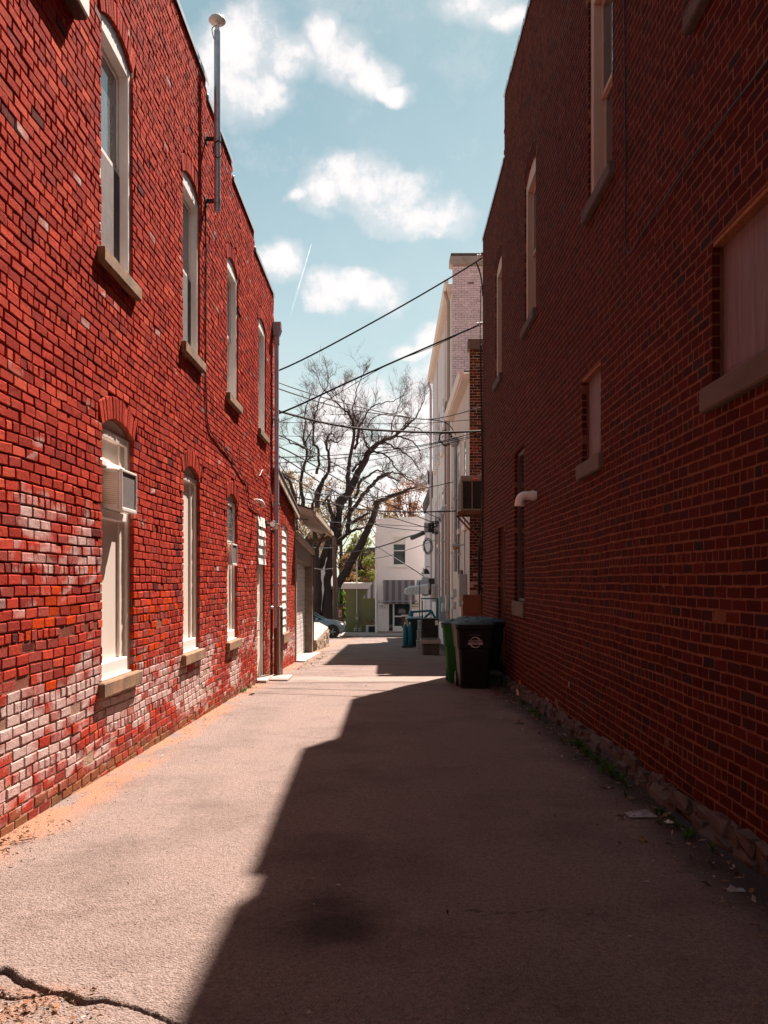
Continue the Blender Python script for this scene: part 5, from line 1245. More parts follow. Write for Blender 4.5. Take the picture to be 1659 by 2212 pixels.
# ------------------------------------------------------------------ green shed left of it
Yf = 65.0; sF = Yf/F
def fx(px): return (px-VX)*sF
def fz(py): return zr((VY-py)*sF)
Fb = thing('green_shed', 'low green painted block shed with white fascia', 'shed', (fx(780),Yf,g(Yf)))
M['green_wall'] = mat('sage_green_block', (.19,.20,.095), .8, .07, 2, bump=.25, bscale=20, dirt=(.10,.12,.05), dirt_lo=.6)
bx('wall', (fx(747),Yf,-3.4), (fx(822),Yf+7,fz(1271)), M['green_wall'], Fb, 0)
bx('fascia', (fx(735),Yf-.25,fz(1272)), (fx(822),Yf+7.2,fz(1259)), M['white'], Fb, .02)
bx('window', (fx(809),Yf-.02,fz(1335)), (fx(816),Yf+.1,fz(1298)), M['glass'], Fb, 0)
t = thing('service_mast', 'grey electric service mast and meter on the green shed', 'service mast', (fx(771),Yf-.1,fz(1345)))
b = MB(); b.tube([(fx(771),Yf-.12,fz(1340)),(fx(771),Yf-.12,fz(1165)),(fx(769),Yf-.12,fz(1160))], .05, 8); b.build('mast', M['metal'], t, 40)
bx('meter', (fx(767.5),Yf-.2,fz(1344)), (fx(775),Yf-.002,fz(1326)), mat('olive_meter_box',(.24,.25,.13),.5,.1,6), t, .01)
b = MB(); b.lathe([(.09,-.28),(.1,-.21),(.1,-.2)], (fx(771),Yf,fz(1335)), 'y', 14); b.build('dial', M['meter_light'], t, 40)
for px_, lab in ((768,'grey gas meter on green shed, the one nearer the parked car'),(778,'grey gas meter on green shed, the one nearer the white box')):
    t = thing('gas_meter', lab, 'gas meter', (fx(px_),Yf-.25,g(Yf)), 'gas meters on the shed')
    bx('case', (fx(px_)-.11,Yf-.3,fz(1364)), (fx(px_)+.11,Yf-.1,fz(1356)), M['meter_light'], t, .05)
    b = MB(); b.tube([(fx(px_)-.08,Yf-.2,g(Yf)),(fx(px_)-.08,Yf-.2,fz(1361))], .03, 8); b.tube([(fx(px_)+.08,Yf-.2,fz(1358)),(fx(px_)+.08,Yf-.2,fz(1350)),(fx(px_)+.08,Yf-.02,fz(1350))], .03, 8); b.build('pipe', M['pvc_grey'], t, 40)
    bx('index_plate', (fx(px_)-.05,Yf-.31,fz(1360)), (fx(px_)+.05,Yf-.301,fz(1358)), M['dark'], t, 0)
t = thing('condenser_unit', 'pale boxed condenser with dark grille beside the green shed', 'condenser', P(800,1372,62.5)); Y = 62.5
bx('case', P(790.5,1371,Y), P(812,1350,Y+.8), M['meter_light'], t, .03); bx('grille', P(796,1370,Y-.01), P(811,1353,Y-.002), M['coil'], t, 0)
for i in range(5): bx('grille_bar', P(796,1368-i*3.3,Y-.03), P(811,1367-i*3.3,Y-.012), M['dark'], t, 0)
for i, (px_, m_, lab) in enumerate(((793,'osb','short brown plank leaning on top of the boxed condenser'),(798,'stone','short pale plank lying on top of the boxed condenser'),(805,'lid_blue','bluish plank lying across the boxed condenser'))):
    b = MB(); q0, q1 = P(px_-3,1338+i,Y+.2), P(px_+7,1349,Y+.3); d_ = (q1-q0); nrm = Vector((d_.z,0,-d_.x)).normalized()*.035
    b.add([q0-nrm,q0+nrm,q1+nrm,q1-nrm]+[v+Vector((0,.25,0)) for v in (q0-nrm,q0+nrm,q1+nrm,q1-nrm)],((0,1,2,3),(7,6,5,4),(0,4,5,1),(1,5,6,2),(2,6,7,3),(3,7,4,0)))
    o = b.build('plank', M[m_], None); tag(o, lab, 'plank', 'boards on the condenser')
b = MB(); b.tube([P(803,1350,63.6),P(814,1338,64.2)], .09, 4); o = b.build('timber_ramp_rail', mat('raw_timber',(.44,.25,.10),.8,.15,5), None); tag(o, 'raw timber rail slanting up behind the boxed condenser', 'rail')
o = bx('pavement', (P(738,1375,58.6).x,56.5,g(58.6)-.3), (7,60.05,g(59)+.13), M['concrete'], None, .02); o['kind'] = 'structure'
o = bx('kerb_block', P(748,1377,57.5), P(757,1371.5,58.1), mat('yellow_kerb_paint',(.50,.30,.06),.8,.2,5,bump=.2), None, .03); tag(o, 'short yellow painted kerb stop in front of green shed', 'kerb stop')
# brick gate pier and fence
t = thing('gate_pier', 'square brick gate pier with stone cap left of the green shed', 'pier', P(734,1350,70)); Y = 70.0
bx('shaft', P(728,1362,Y), P(741,1311,Y+.5), mat('pier_brick',(.20,.10,.07),.9,.3,18,bump=.3), t, .01); bx('cap', P(726,1310.9,Y-.06), P(742.5,1306,Y+.56), M['stone_grey'], t, .02)
t = thing('sign', 'small pink and white notice on the brick gate pier', 'sign', P(735,1330,69.9))
bx('plate', P(731.5,1333,69.96), P(738,1318,69.99), mat('pinkish_sign',(.62,.46,.48),.5,.05,5,bump=0), t, .004)
for i in range(4): bx('print_line', P(732.5,1323+i*2.6,69.945), P(737,1321.6+i*2.6,69.955), mat('red_print',(.35,.05,.06),.6,.1,5) if i == 0 else bpy.data.materials['red_print'], t, 0)
for (pa, pb, lab) in ((700,716,'white picket fence section left of the utility pole'),(741,747,'white picket fence section between gate pier and green shed')):
    t = thing('picket_fence', lab, 'fence', P((pa+pb)/2,1352,70.3), 'white fence behind the car')
    for px_ in np.arange(pa,pb,1.9): bx('picket', P(px_,1358,70.3), P(px_+1.1,1336,70.34), M['white'], t, 0)
    for py_ in (1341,1352): bx('rail', P(pa,py_,70.345), P(pb,py_-1,70.38), M['white'], t, 0)
# utility pole
t = thing('utility_pole', 'weathered wooden utility pole in front of the big tree', 'utility pole', P(724,1372,58))
pb, pt = P(725,1374,58), P(722,1160,58); b = MB(); b.tube([pb-Vector((0,0,.1)),(pb+pt)/2,pt], [.17,.15,.13], 12); b.build('shaft', M['wood_dark'], t, 40)
b = MB(); b.tube([P(732,1300,58),P(732.5,1268,58)], .02, 6); b.build('riser', M['metal'], t, 40)
bx('crossarm', P(712,1180,57.8), P(735,1177,57.92), M['wood_dark'], t, .01)

# ------------------------------------------------------------------ stone edged planter
t = thing('planter_wall', 'low rubble retaining wall with broad pale cap beyond the garage', 'retaining wall', (-2.6,33,g(33)))
path = [(-5.6,30.1),(-2.52,30.3),(-2.39,34.0),(-2.92,36.5),(-6.5,38.5)]      # outer edge, near to far
ptop = [zr(-2.02),zr(-2.0),zr(-1.76),zr(-1.70),zr(-1.70)]
n_ = len(path); b = MB()
V = [(x,y,z) for (x,y),z in zip(path,ptop)]+[(x,y,z-.11) for (x,y),z in zip(path,ptop)]
b.add(V, [tuple(range(n_)), tuple(range(2*n_-1,n_-1,-1))]+[(i,(i+1)%n_,n_+(i+1)%n_,n_+i) for i in range(n_)]); b.build('cap', mat('pale_cap_stone',(.46,.33,.26),.85,.1,4,bump=.25), t)
b = MB(); V = [(x,y,g(33)-.8) for x,y in path]+[(x,y,z-.11) for (x,y),z in zip(path,ptop)]; b.add(V, [(i,i+1,n_+i+1,n_+i) for i in range(n_-1)]); b.build('backing', M['stone_grey'], t)
r = np.random.default_rng(5); M['rubble'] = mat('buff_rubble', (.36,.27,.2), .95, .3, 9, bump=.6, bscale=30)
for i in range(0,3):
    a, c_ = Vector(path[i]), Vector(path[i+1]); ln = (c_-a).length; d_ = (c_-a).normalized(); nr = Vector((d_.y,-d_.x)); lo_ = 1.9 if i == 0 else 0
    for row in range(5):
        u = lo_
        while u < ln-.02:
            w_ = min(r.uniform(.14,.36), ln-u); p0 = a+d_*(u+.008); p1 = a+d_*(u+w_-.008); ym = (p0.y+p1.y)/2; zt = ptop[i]+(ptop[i+1]-ptop[i])*(u+w_/2)/ln-.115
            h = .16; z1_ = zt-row*.165; z0 = z1_-h; u += w_
            if z1_ < g(ym)-.02: continue
            b = MB(); o_ = .015+r.uniform(0,.035)
            q = [(p0.x+nr.x*o_,p0.y+nr.y*o_,z0),(p1.x+nr.x*o_,p1.y+nr.y*o_,z0),(p1.x+nr.x*o_*.8,p1.y+nr.y*o_*.8,z0+h),(p0.x+nr.x*o_*.8,p0.y+nr.y*o_*.8,z0+h)]
            q2 = [(p0.x-nr.x*.02,p0.y-nr.y*.02,z0-.01),(p1.x-nr.x*.02,p1.y-nr.y*.02,z0-.01),(p1.x-nr.x*.02,p1.y-nr.y*.02,z0+h+.002),(p0.x-nr.x*.02,p0.y-nr.y*.02,z0+h+.002)]
            q = [tuple(np.array(x)+r.normal(0,.010,3)) for x in q]
            b.add(q+q2, ((0,1,2,3),(0,4,5,1),(1,5,6,2),(2,6,7,3),(3,7,4,0))); b.build('stone', M['rubble'], t)

# ------------------------------------------------------------------ parked car
def car():
    t = thing('parked_car', 'silver blue sport utility car parked nose out beyond the retaining wall', 'car', (-7.45,55.35,g(55)+.0), local=True)
    paint = mat('silver_blue_paint', (.22,.27,.31), .28, .04, 3, metal=.35, bump=0, coat=.6)
    def ring(x, w, zb, zt, c=.08): return [(x,-w+c,zb),(x,w-c,zb),(x,w,zb+c),(x,w*1.0,(zb+zt)/2),(x,w*.97,zt-c),(x,w*.9,zt),(x,-w*.9,zt),(x,-w*.97,zt-c),(x,-w,(zb+zt)/2),(x,-w,zb+c)]
    b = MB(); b.loft([ring(*s) for s in ((0,.74,.5,.86,.05),(.06,.86,.36,1.0),(.4,.92,.3,1.06),(1.4,.94,.28,1.07),(2.6,.94,.27,1.07),(3.3,.94,.27,1.08),(3.55,.93,.27,1.06),(4.0,.91,.28,1.0),(4.35,.86,.3,.93),(4.52,.78,.33,.84,.07),(4.6,.66,.42,.70,.05))]); b.build('body', paint, t, 35)
    b = MB()
    def gr(z, x0, x1, w): return [(x0,-w,z),(x1-.25,-w,z),(x1,-w*.75,z),(x1,w*.75,z),(x1-.25,w,z),(x0,w,z)]
    b.loft([gr(1.05,.16,3.42,.86), gr(1.3,.36,2.98,.78), gr(1.56,.62,2.48,.69)]); b.build('window_glass', glass_mat('car_glass',(.02,.06,.07)), t)
    b = MB(); b.loft([gr(1.555,.56,2.56,.70), gr(1.61,.66,2.42,.66), gr(1.64,.85,2.1,.55)]); b.build('roof', paint, t, 40)
    for s in (-1,1):
        for p in ([(3.40,s*.80,1.06),(2.95,s*.74,1.3),(2.48,s*.68,1.57)],[(1.72,s*.87,1.06),(1.68,s*.70,1.57)],[(.18,s*.86,1.06),(.6,s*.70,1.57)]):
            b = MB(); b.tube(p, .035, 6); b.build('pillar', paint, t, 40)
        b = MB(); b.box((2.86,s*.9,1.06),(3.02,s*1.08,1.2),.03); b.build('mirror', paint, t)
        b = MB(); b.loft([[(4.16,s*.80,.80),(4.50,s*.70,.74),(4.53,s*.72,.82),(4.20,s*.86,.92)],[(4.18,s*.905,.79),(4.50,s*.80,.735),(4.50,s*.80,.81),(4.16,s*.895,.91)]]); b.build('headlight', M['flash'], t)
        for xw in (.92,3.87):
            w = sub('wheel', t)
            b = MB(); b.lathe([(.22,-.1),(.34,-.11),(.36,-.08),(.36,.08),(.34,.11),(.22,.1)], (xw,s*.85,.36), 'y', 28); b.build('tyre', M['dark'], w, 30)
            b = MB(); b.lathe([(.02,-.105*s*-1),(.08,.09*s),(.22,.085*s),(.225,.0)], (xw,s*.86,.36), 'y', 24)
            b.build('rim', M['pvc_grey'], w, 30)
            b = MB(); b.lathe([(.42,-.02),(.42,.02)], (xw,s*.925,.40), 'y', 28); b.build('wheel_arch', M['dark'], t)
            for i in range(5):
                a = i*2*math.pi/5; b = MB(); b.tube([(xw+.05*math.cos(a),s*.965,.36+.05*math.sin(a)),(xw+.22*math.cos(a),s*.965,.36+.22*math.sin(a))], .025, 5); b.build('spoke', M['metal'], w)
        b = MB(); b.tube([(2.0,s*.955,.93),(2.18,s*.965,.94)], .018, 6); b.build('door_handle', paint, t)
        b = MB(); b.box((.02,s*.62,.80),(.12,s*.82,.98),.02); b.build('tail_light', mat('tail_lamp_red',(.3,.01,.012),.25,.05,5,bump=0) if 'tail_lamp_red' not in bpy.data.materials else bpy.data.materials['tail_lamp_red'], t)
    b = MB(); b.box((4.48,-.5,.50),(4.605,.5,.66),.02); b.build('front_grille', M['dark'], t)
    b = MB(); b.box((4.3,-.74,.30),(4.57,.74,.42),.03); b.build('bumper_guard', M['dark'], t)
    return t
car()

# ------------------------------------------------------------------ trees
def T1(zx, zy): return (900+zx/3.318)/1.507, (1150+zy/3.318)/1.507
def T2(zx, zy): return (900+zx/4.1475)/1.507, (1550+zy/4.1475)/1.507
TY = 62.0
def big_tree():
    r = random.Random(12)
    t = thing('bare_tree', 'huge bare spreading tree with dark twisted limbs behind the car', 'tree', (P(700,1372,TY).x,TY,g(TY)))
    limbs = [  # (mapping, points (x, y, width in picture units of that zoom), depth drift)
        (T2,[(545,2010,150),(550,1700,125),(555,1450,112),(550,1200,100),(540,1000,80),(530,850,60),(520,600,45),(500,380,38)],-1.0),
        (T2,[(585,1250,80),(640,1080,90),(700,900,90),(740,740,80),(760,560,70),(720,440,52),(690,300,40)],.6),
        (T2,[(690,2010,215),(690,1750,165),(690,1450,105),(710,1200,110),(770,980,110),(800,800,100),(830,600,90),(850,430,86),(930,280,80),(1020,120,74)],.8),
        (T2,[(770,1560,120),(880,1390,112),(1000,1180,112),(1120,960,104),(1230,750,92),(1310,560,84),(1355,400,78),(1365,360,60)],-.8),
        (T2,[(1330,380,60),(1420,330,60),(1540,290,58),(1659,250,52),(1760,200,40),(1850,190,28)],-1.2),
        (T2,[(960,760,75),(985,560,66),(980,400,60),(975,200,56),(965,0,55)],1.2),
        (T2,[(1010,640,50),(1090,580,48),(1180,540,40),(1260,500,26)],-.5),
        (T2,[(830,900,60),(900,800,55),(1040,730,40),(1180,690,26)],1.0),
        (T2,[(1000,480,60),(1090,380,58),(1180,250,56),(1280,140,54),(1350,60,48),(1400,30,40),(1520,30,24),(1659,90,14)],-.8),
        (T2,[(1060,300,44),(1100,180,42),(1130,60,40),(1180,0,30)],.9),
        (T2,[(620,400,30),(690,260,26),(740,170,16)],1.3),
        (T1,[(430,1640,60),(430,1480,72),(480,1370,46),(540,1250,34),(550,1080,32),(520,970,28),(525,850,22),(570,800,16),(610,840,12)],1.0),
        (T1,[(445,1320,36),(475,1180,30),(462,1060,28),(418,1000,24),(425,850,20),(440,720,18),(478,620,15),(500,540,13),(560,470,10),(600,360,7)],-1.0),
        (T1,[(525,960,22),(580,915,18),(620,950,16),(680,915,13),(720,830,10),(790,760,7)],.5),
        (T1,[(275,1660,52),(250,1480,46),(238,1300,36),(270,1180,30),(288,1020,28),(250,850,20),(262,650,16),(255,500,11),(300,380,8)],1.4),
        (T1,[(225,1660,46),(185,1440,38),(130,1370,30),(60,1320,22),(-20,1300,18)],-1.4),
        (T1,[(285,1010,22),(200,960,18),(120,920,15),(60,860,10),(20,780,7)],.9),
        (T1,[(300,1000,18),(360,920,14),(420,840,10)],-.6),
        (T1,[(640,1650,120),(760,1520,84),(830,1380,80),(900,1230,72),(985,1075,68),(1060,985,56),(1150,920,44),(1260,875,34),(1400,770,26),(1490,680,18),(1560,560,12),(1610,430,8)],.5),
        (T1,[(780,1480,50),(780,1300,48),(792,1200,42),(830,1000,38),(842,820,32),(790,690,26),(720,620,20),(640,560,16),(590,510,13),(530,450,10),(480,360,7)],-.6),
        (T1,[(820,1270,30),(860,1200,26),(910,1130,18)],.4),
        (T1,[(850,1010,30),(875,880,28),(882,770,26),(935,680,20),(990,560,17),(1070,500,14),(1200,462,11),(1320,420,8),(1400,330,6)],.9),
        (T1,[(882,770,20),(830,640,16),(860,560,12),(880,460,10),(930,340,7)],-.9),
        (T1,[(1010,1040,26),(960,960,20),(935,850,16),(930,800,12)],.5),
        (T1,[(1030,930,22),(1030,830,18),(990,750,13),(1060,640,10),(1200,600,8),(1330,580,6)],.8),
        (T1,[(1000,1090,30),(1080,1090,24),(1150,1110,20),(1230,1180,17),(1300,1290,14),(1400,1370,11),(1480,1420,8)],-.9),
        (T1,[(1060,1010,28),(1180,1000,22),(1300,1070,18),(1420,1150,15),(1490,1250,11),(1540,1330,8)],-1.1),
        (T1,[(1160,915,26),(1300,885,22),(1420,900,18),(1520,960,14),(1570,1050,10)],.7),
        (T1,[(1250,880,20),(1240,780,14),(1290,690,11),(1330,580,8)],-.5),
        (T1,[(1400,770,16),(1480,780,12),(1570,800,10),(1660,860,8)],.6),
        (T1,[(740,650,18),(720,520,12),(690,420,9),(700,300,7)],.8),
        (T1,[(1100,1350,34),(1200,1290,24),(1310,1290,18),(1420,1340,13),(1520,1420,9)],.4),
        (T1,[(900,1370,30),(1000,1300,26),(1090,1240,20),(1200,1270,14),(1320,1350,9)],.8),
    ]
    tr, tw = MB(), MB(); s = TY/F
    def twig(p, d, ln, rad, lev):
        n = 4 if lev < 2 else 3; pts = [p]; dd = d.copy(); q = p.copy()
        for i in range(n):
            dd = (dd+Vector((r.gauss(0,.22),r.gauss(0,.22),r.gauss(.06,.20)))).normalized(); q = q+dd*(ln/n); pts.append(q.copy())
        (tr if rad > .035 else tw).tube(pts, [rad*(1-.8*i/n) for i in range(n+1)], 5 if rad > .035 else 3, False)
        if lev >= 3: return
        m = (4,4,3)[lev] if ln > .5 else 2
        for i in range(m):
            k = r.uniform(.25,1.0)*(n-1); j = int(k); f = k-j; c = pts[j].lerp(pts[j+1], f); base = (pts[j+1]-pts[j]).normalized()
            nd = (base*.75+Vector((r.gauss(0,.55),r.gauss(0,.55),r.gauss(.28,.4)))).normalized()
            twig(c, nd, ln*r.uniform(.45,.75), max(.0062, rad*.55), lev+1)
    for (mp, pts, dr) in limbs:
        sc = s/(3.318*1.507) if mp is T1 else s/(4.1475*1.507)
        n = len(pts); W = []
        for i, (x, y, w) in enumerate(pts):
            px, py = mp(x, y); W.append((P(px, py, TY)+Vector((0, dr*2.2*i/n*(1 if mp is T1 else .6)+(0 if mp is T2 else dr*.8), 0)), w*sc/2))
        cur = wavy([w[0] for w in W], 4); rad = np.interp(np.linspace(0,n-1,len(cur)), range(n), [w[1] for w in W])
        cur = [c+Vector((r.gauss(0,.03),r.gauss(0,.03),r.gauss(0,.03))) for c in cur]
        tr.tube(cur, [float(x) for x in rad], 10 if rad[0] > .2 else 6)
        L_ = sum((cur[i+1]-cur[i]).length for i in range(len(cur)-1))
        dense = 2.8 if mp is T1 else 1.0
        for _ in range(int(L_*dense)):
            k = r.uniform(.25 if mp is T1 else .45, .99)*(len(cur)-1); j = int(k); c = cur[j].lerp(cur[j+1], k-j); rr = float(rad[j]); base = (cur[j+1]-cur[j]).normalized()
            nd = (base*.7+Vector((r.gauss(0,.55),r.gauss(0,.7),r.gauss(.4,.45)))).normalized()
            hgt = max(0, c.z-6)/10
            twig(c, nd, r.uniform(.8,2.0), min(.036, max(.011, rr*.38)), 0 if rr > .06 else 1)
        if mp is T1 and rad[-1] < .12:
            for _ in range(4):
                base = (cur[-1]-cur[-3]).normalized(); twig(cur[-1], (base+Vector((r.gauss(0,.35),r.gauss(0,.35),r.gauss(.3,.3)))).normalized(), r.uniform(.8,1.7), .017, 0)
    tr.build('trunk', mat('dark_bark', (.042,.027,.023), .95, .4, 5, bump=1.0, bscale=14, stretch=(3,3,.6)), t, 40)
    c = tw.build('crown', mat('twig_bark', (.115,.07,.058), .9, .3, 6, bump=0), t); c['kind'] = 'stuff'
big_tree()

def leaf_mat(name, c):
    m, N, L, B = new_mat(name); n = tex(N, L, 1.3, 3, .6); r_ = ramp(N, [(.3,tuple(x*.6 for x in c)),(.7,tuple(min(1,x*1.4) for x in c))]); L.new(n.outputs['Fac'], r_.inputs[0])
    L.new(r_.outputs[0], B.inputs['Base Color']); B.inputs['Roughness'].default_value = .7
    tl = N.new('ShaderNodeBsdfTranslucent'); L.new(r_.outputs[0], tl.inputs['Color']); mx = N.new('ShaderNodeMixShader'); mx.inputs[0].default_value = .45
    out = [x for x in N if x.type == 'OUTPUT_MATERIAL'][0]; L.new(B.outputs[0], mx.inputs[1]); L.new(tl.outputs[0], mx.inputs[2]); L.new(mx.outputs[0], out.inputs[0])
    return m
def leafy_tree(lab, px, pytop, pybot, Y, wpx, colr, n_leaf, size, seed, pygr=None, group='leafy trees behind the alley end'):
    """trunk, limbs and a crown of leaves gathered in clumps"""
    r = np.random.default_rng(seed); rr = random.Random(seed); s = Y/F
    base = Vector(((px-VX)*s, Y, g(Y))); zt = zr((VY-pytop)*s); zb = zr((VY-pybot)*s); w = wpx*s/2
    t = thing('leafy_tree', lab, 'tree', base, group)
    tr = MB(); top = Vector((base.x,Y,zb+(zt-zb)*.75)); tr.tube(wavy([base,base.lerp(top,.5)+Vector((.1,0,0)),top],4), [float(x) for x in np.linspace(.16+.02*(zt-zb),.03,9)], 7)
    cl = []
    for i in range(26):
        a, e = rr.uniform(0,6.28), rr.uniform(0,1); z = zb+(zt-zb)*e; k = w*math.sqrt(max(.05,1-(2*e-.9)**2*.8))*rr.uniform(.35,1); c = Vector((base.x+k*math.cos(a), Y+k*math.sin(a)*.8, z)); cl.append(c)
        st = base.lerp(top, min(.95,max(.25,(z-base.z)/(top.z-base.z+.01)*.7))); tr.tube(wavy([st, st.lerp(c,.6)+Vector((0,0,.2)), c],3), [.06,.05,.045,.04,.03,.02,.012], 4, False)
    tr.build('trunk', bpy.data.materials['dark_bark'], t, 40)
    C = np.array([tuple(c) for c in cl]); idx = r.integers(0,len(C),n_leaf); rad = (w*.30)*r.uniform(.5,1.2,len(C)); p = C[idx]+r.normal(0,1,(n_leaf,3))*rad[idx][:,None]*np.array((.55,.55,.45))
    a = r.normal(0,1,(n_leaf,3)); a /= np.linalg.norm(a,axis=1,keepdims=True); b_ = np.cross(a, r.normal(0,1,(n_leaf,3))); b_ /= np.linalg.norm(b_,axis=1,keepdims=True)
    sz = size*r.uniform(.6,1.3,(n_leaf,1)); V = np.stack([p-a*sz, p+b_*sz*.55, p+a*sz, p-b_*sz*.55],1)
    O = np.array(ORI[t.name]); me = mesh_from_quads('crown', (V-O).reshape(-1,3), np.arange(n_leaf*4).reshape(-1,4), None, leaf_mat('leaves_%d' % seed, colr))
    o = bpy.data.objects.new('crown', me); COL.objects.link(o); o.parent = t; o['kind'] = 'stuff'
leafy_tree('thin yellow budding tree behind the garage roof', 640, 1010, 1180, 92, 130, (.26,.18,.085), 2600, .13, 101)
leafy_tree('pale olive budding tree between the big limbs', 735, 1030, 1230, 95, 150, (.22,.145,.075), 2600, .13, 102)
leafy_tree('bright green leafy tree above the green shed', 780, 1160, 1262, 84, 80, (.16,.17,.035), 2600, .15, 103)
leafy_tree('reddish brown budding tree above the far white building roof', 885, 1045, 1150, 96, 100, (.26,.115,.06), 2800, .13, 104)
leafy_tree('olive yellow tree directly behind the far white building', 830, 1080, 1180, 100, 90, (.30,.21,.07), 2000, .13, 105)
leafy_tree('small vivid green bush beside the green shed', 737, 1268, 1345, 74, 26, (.10,.19,.015), 1800, .12, 106)
leafy_tree('orange brown shrub behind the leaning limb', 752, 1200, 1260, 78, 50, (.22,.13,.05), 1200, .12, 107)
leafy_tree('hazy tan tree far behind left of the big tree', 610, 1060, 1230, 110, 120, (.30,.20,.10), 1800, .15, 108)

# far houses
def house(nm, lab, px0, px1, py0, py1, Y, m_, wins, roof=None):
    t = thing(nm, lab, 'house', P((px0+px1)/2,py1,Y)); a, b_ = P(px0,py1,Y), P(px1,py0,Y)
    bx('wall', (a.x,Y,g(Y)-.5), (b_.x,Y+8,b_.z), m_, t, 0)
    if roof:
        b = MB(); c_ = (a.x+b_.x)/2; b.prism([(a.x-.3,b_.z),(b_.x+.3,b_.z),(b_.x-.6,b_.z+roof),(a.x+.6,b_.z+roof)], Y-.3, Y+8.3); b.build('roof', M['shingle'], t)
    for (x0, x1, y0, y1) in wins:
        w = sub('window', t); p, q_ = P(x0,y1,Y-.06), P(x1,y0,Y-.06)
        bx('frame', (p.x-.08,Y-.06,p.z-.08), (q_.x+.08,Y+.05,q_.z+.08), M['white'], w, .01); bx('pane', (p.x,Y-.075,p.z), (q_.x,Y-.062,q_.z), M['glass'], w, 0)
        bx('meeting_rail', (p.x,Y-.085,(p.z+q_.z)/2-.04), (q_.x,Y-.0751,(p.z+q_.z)/2+.04), M['white'], w, 0)
house('brick_house', 'red brick house with white framed window behind green shed', 742, 830, 1205, 1360, 105, mat('far_brick',(.22,.075,.05),.9,.2,6,bump=.2), [(770,782,1212,1246)], 1.2)
house('white_house', 'small white clapboard house glimpsed between the tree trunks', 660, 716, 1175, 1360, 112, mat('far_clapboard',(.62,.62,.62),.7,.06,3,stretch=(.2,.2,8),bump=.2), [(688,694,1205,1222),(676,682,1205,1222)], 1.6)
house('grey_house', 'grey roofed house far behind the garage canopy', 560, 650, 1190, 1360, 120, mat('far_grey_siding',(.4,.38,.36),.8,.06,3,stretch=(.2,.2,8)), [(600,608,1210,1235)], 2.0)

# ------------------------------------------------------------------ overhead wires
def wire(lab, pts, Ya, Yb, rpx, ext=None, m_='black', group='overhead wires across the alley'):
    """pts in picture units; depth runs from Ya at the first to Yb at the last; ext = world end point fixed to a wall"""
    n = len(pts); L_ = [0]
    for i in range(1,n): L_.append(L_[-1]+math.hypot(pts[i][0]-pts[i-1][0], pts[i][1]-pts[i-1][1]))
    W = [P(p[0],p[1],Ya+(Yb-Ya)*l/L_[-1]) for p, l in zip(pts, L_)]
    if ext: W = [Vector(e) for e in ext[:1] if e]+W+[Vector(e) for e in ext[1:] if e]
    b = MB(); b.tube(wavy(W,8), 1.25*rpx*(Ya+Yb)/2/F, 6); o = b.build('overhead_wire', M[m_], None, 40)
    return tag(o, lab, 'wire', group)
LE = lambda z: (-3.3,18.95,z)       # anchored on the end wall of the left building
def zl(py, Y=19.6): return EYE+(VY-py)*Y/F
wire('topmost thick black wire rising steeply to the right building corner', [(603,800),(820,688),(1028,566)], 19.6, 20.45, 1.5, [LE(zl(826)), (2.04,20.4,zl(545,20.4))])
wire('second thick wire below the topmost one, ending at a white insulator', [(603,893),(760,822),(900,760),(1035,702)], 19.6, 20.45, 1.7, [LE(zl(925)), (2.04,20.4,zl(698,20.4))])
wire('thin wire just above the second thick wire', [(603,911),(700,868),(830,770+22),(940,757-10),(1035,700)], 19.6, 20.4, .6, [LE(zl(930)), None])
wire('drooping loop of cable under the topmost wire insulator', [(1028,566),(1034,580),(1040,605),(1043,640)], 20.4, 20.4, 1.3)
wire('thick twisted bundle sagging level across the tree', [(603,888),(690,911),(770,925),(850,931),(940,934),(1046,931)], 20.0, 20.35, 2.0, [LE(zl(870)), None])
wire('thin upper wire of the crossing pair over the tree crown', [(603,827),(690,856),(780,880),(860,897),(935,905),(1040,880)], 20, 20.4, .9, [LE(zl(800)), None])
wire('thin lower wire of the crossing pair over the tree crown', [(603,840),(720,877),(790,890),(880,902),(960,912),(985,940)], 20, 29, .9, [LE(zl(815)), None])
wire('level hairline wire through upper tree branches', [(603,912),(760,914),(900,915),(1040,905)], 20, 20.4, .5, [LE(zl(912)), None])
wire('level hairline wire just under the twisted bundle', [(603,941),(770,944),(900,940),(1042,932)], 20, 20.4, .45, [LE(zl(941)), None])
wire('rising wire crossing mid tree toward right corner', [(603,988),(770,980),(870,968),(960,952),(1042,930)], 20.2, 20.4, .8, [LE(zl(990)), None])
wire('second rising wire crossing mid tree slightly lower', [(603,1000),(770,986),(880,970),(1042,938)], 20.2, 20.4, .7, [LE(zl(1003)), None])
wire('lowest rising wire ending under the cable coil at right corner', [(603,1025),(700,1010),(850,985),(1042,940)], 20.2, 20.4, .6, [LE(zl(1030)), None])
wire('level dark cable running from left wall to the condenser bracket', [(603,1068),(690,1083),(780,1100),(880,1106),(985,1104)], 21, 22.2, 1.2, [LE(zl(1060)), None])
wire('steep falling wire toward the wire tangle, uppermost', [(603,940),(720,1000),(810,1052),(880,1090),(945,1118)], 22, 40, .8, [LE(zl(930)), None])
wire('steep falling wire toward the wire tangle, second', [(603,965),(740,1040),(830,1085),(945,1133)], 22, 40, .9, [LE(zl(955)), None])
wire('steep falling wire toward the wire tangle, third', [(603,985),(720,1060),(800,1100),(870,1125),(945,1146)], 22, 40, .8, [LE(zl(970)), None])
wire('steep falling wire toward the wire tangle, lowest', [(603,1018),(720,1085),(800,1130),(860,1142),(945,1150)], 22, 40, .7, [LE(zl(1005)), None])
wire('nearly level wire meeting the tangle from garage roof', [(640,1120),(720,1128),(813,1133),(900,1137),(945,1138)], 24, 40, .6)
wire('thin rising wire from garage to right bracket', [(650,1062),(800,1075),(900,1058),(985,1040)], 24, 28, .8)
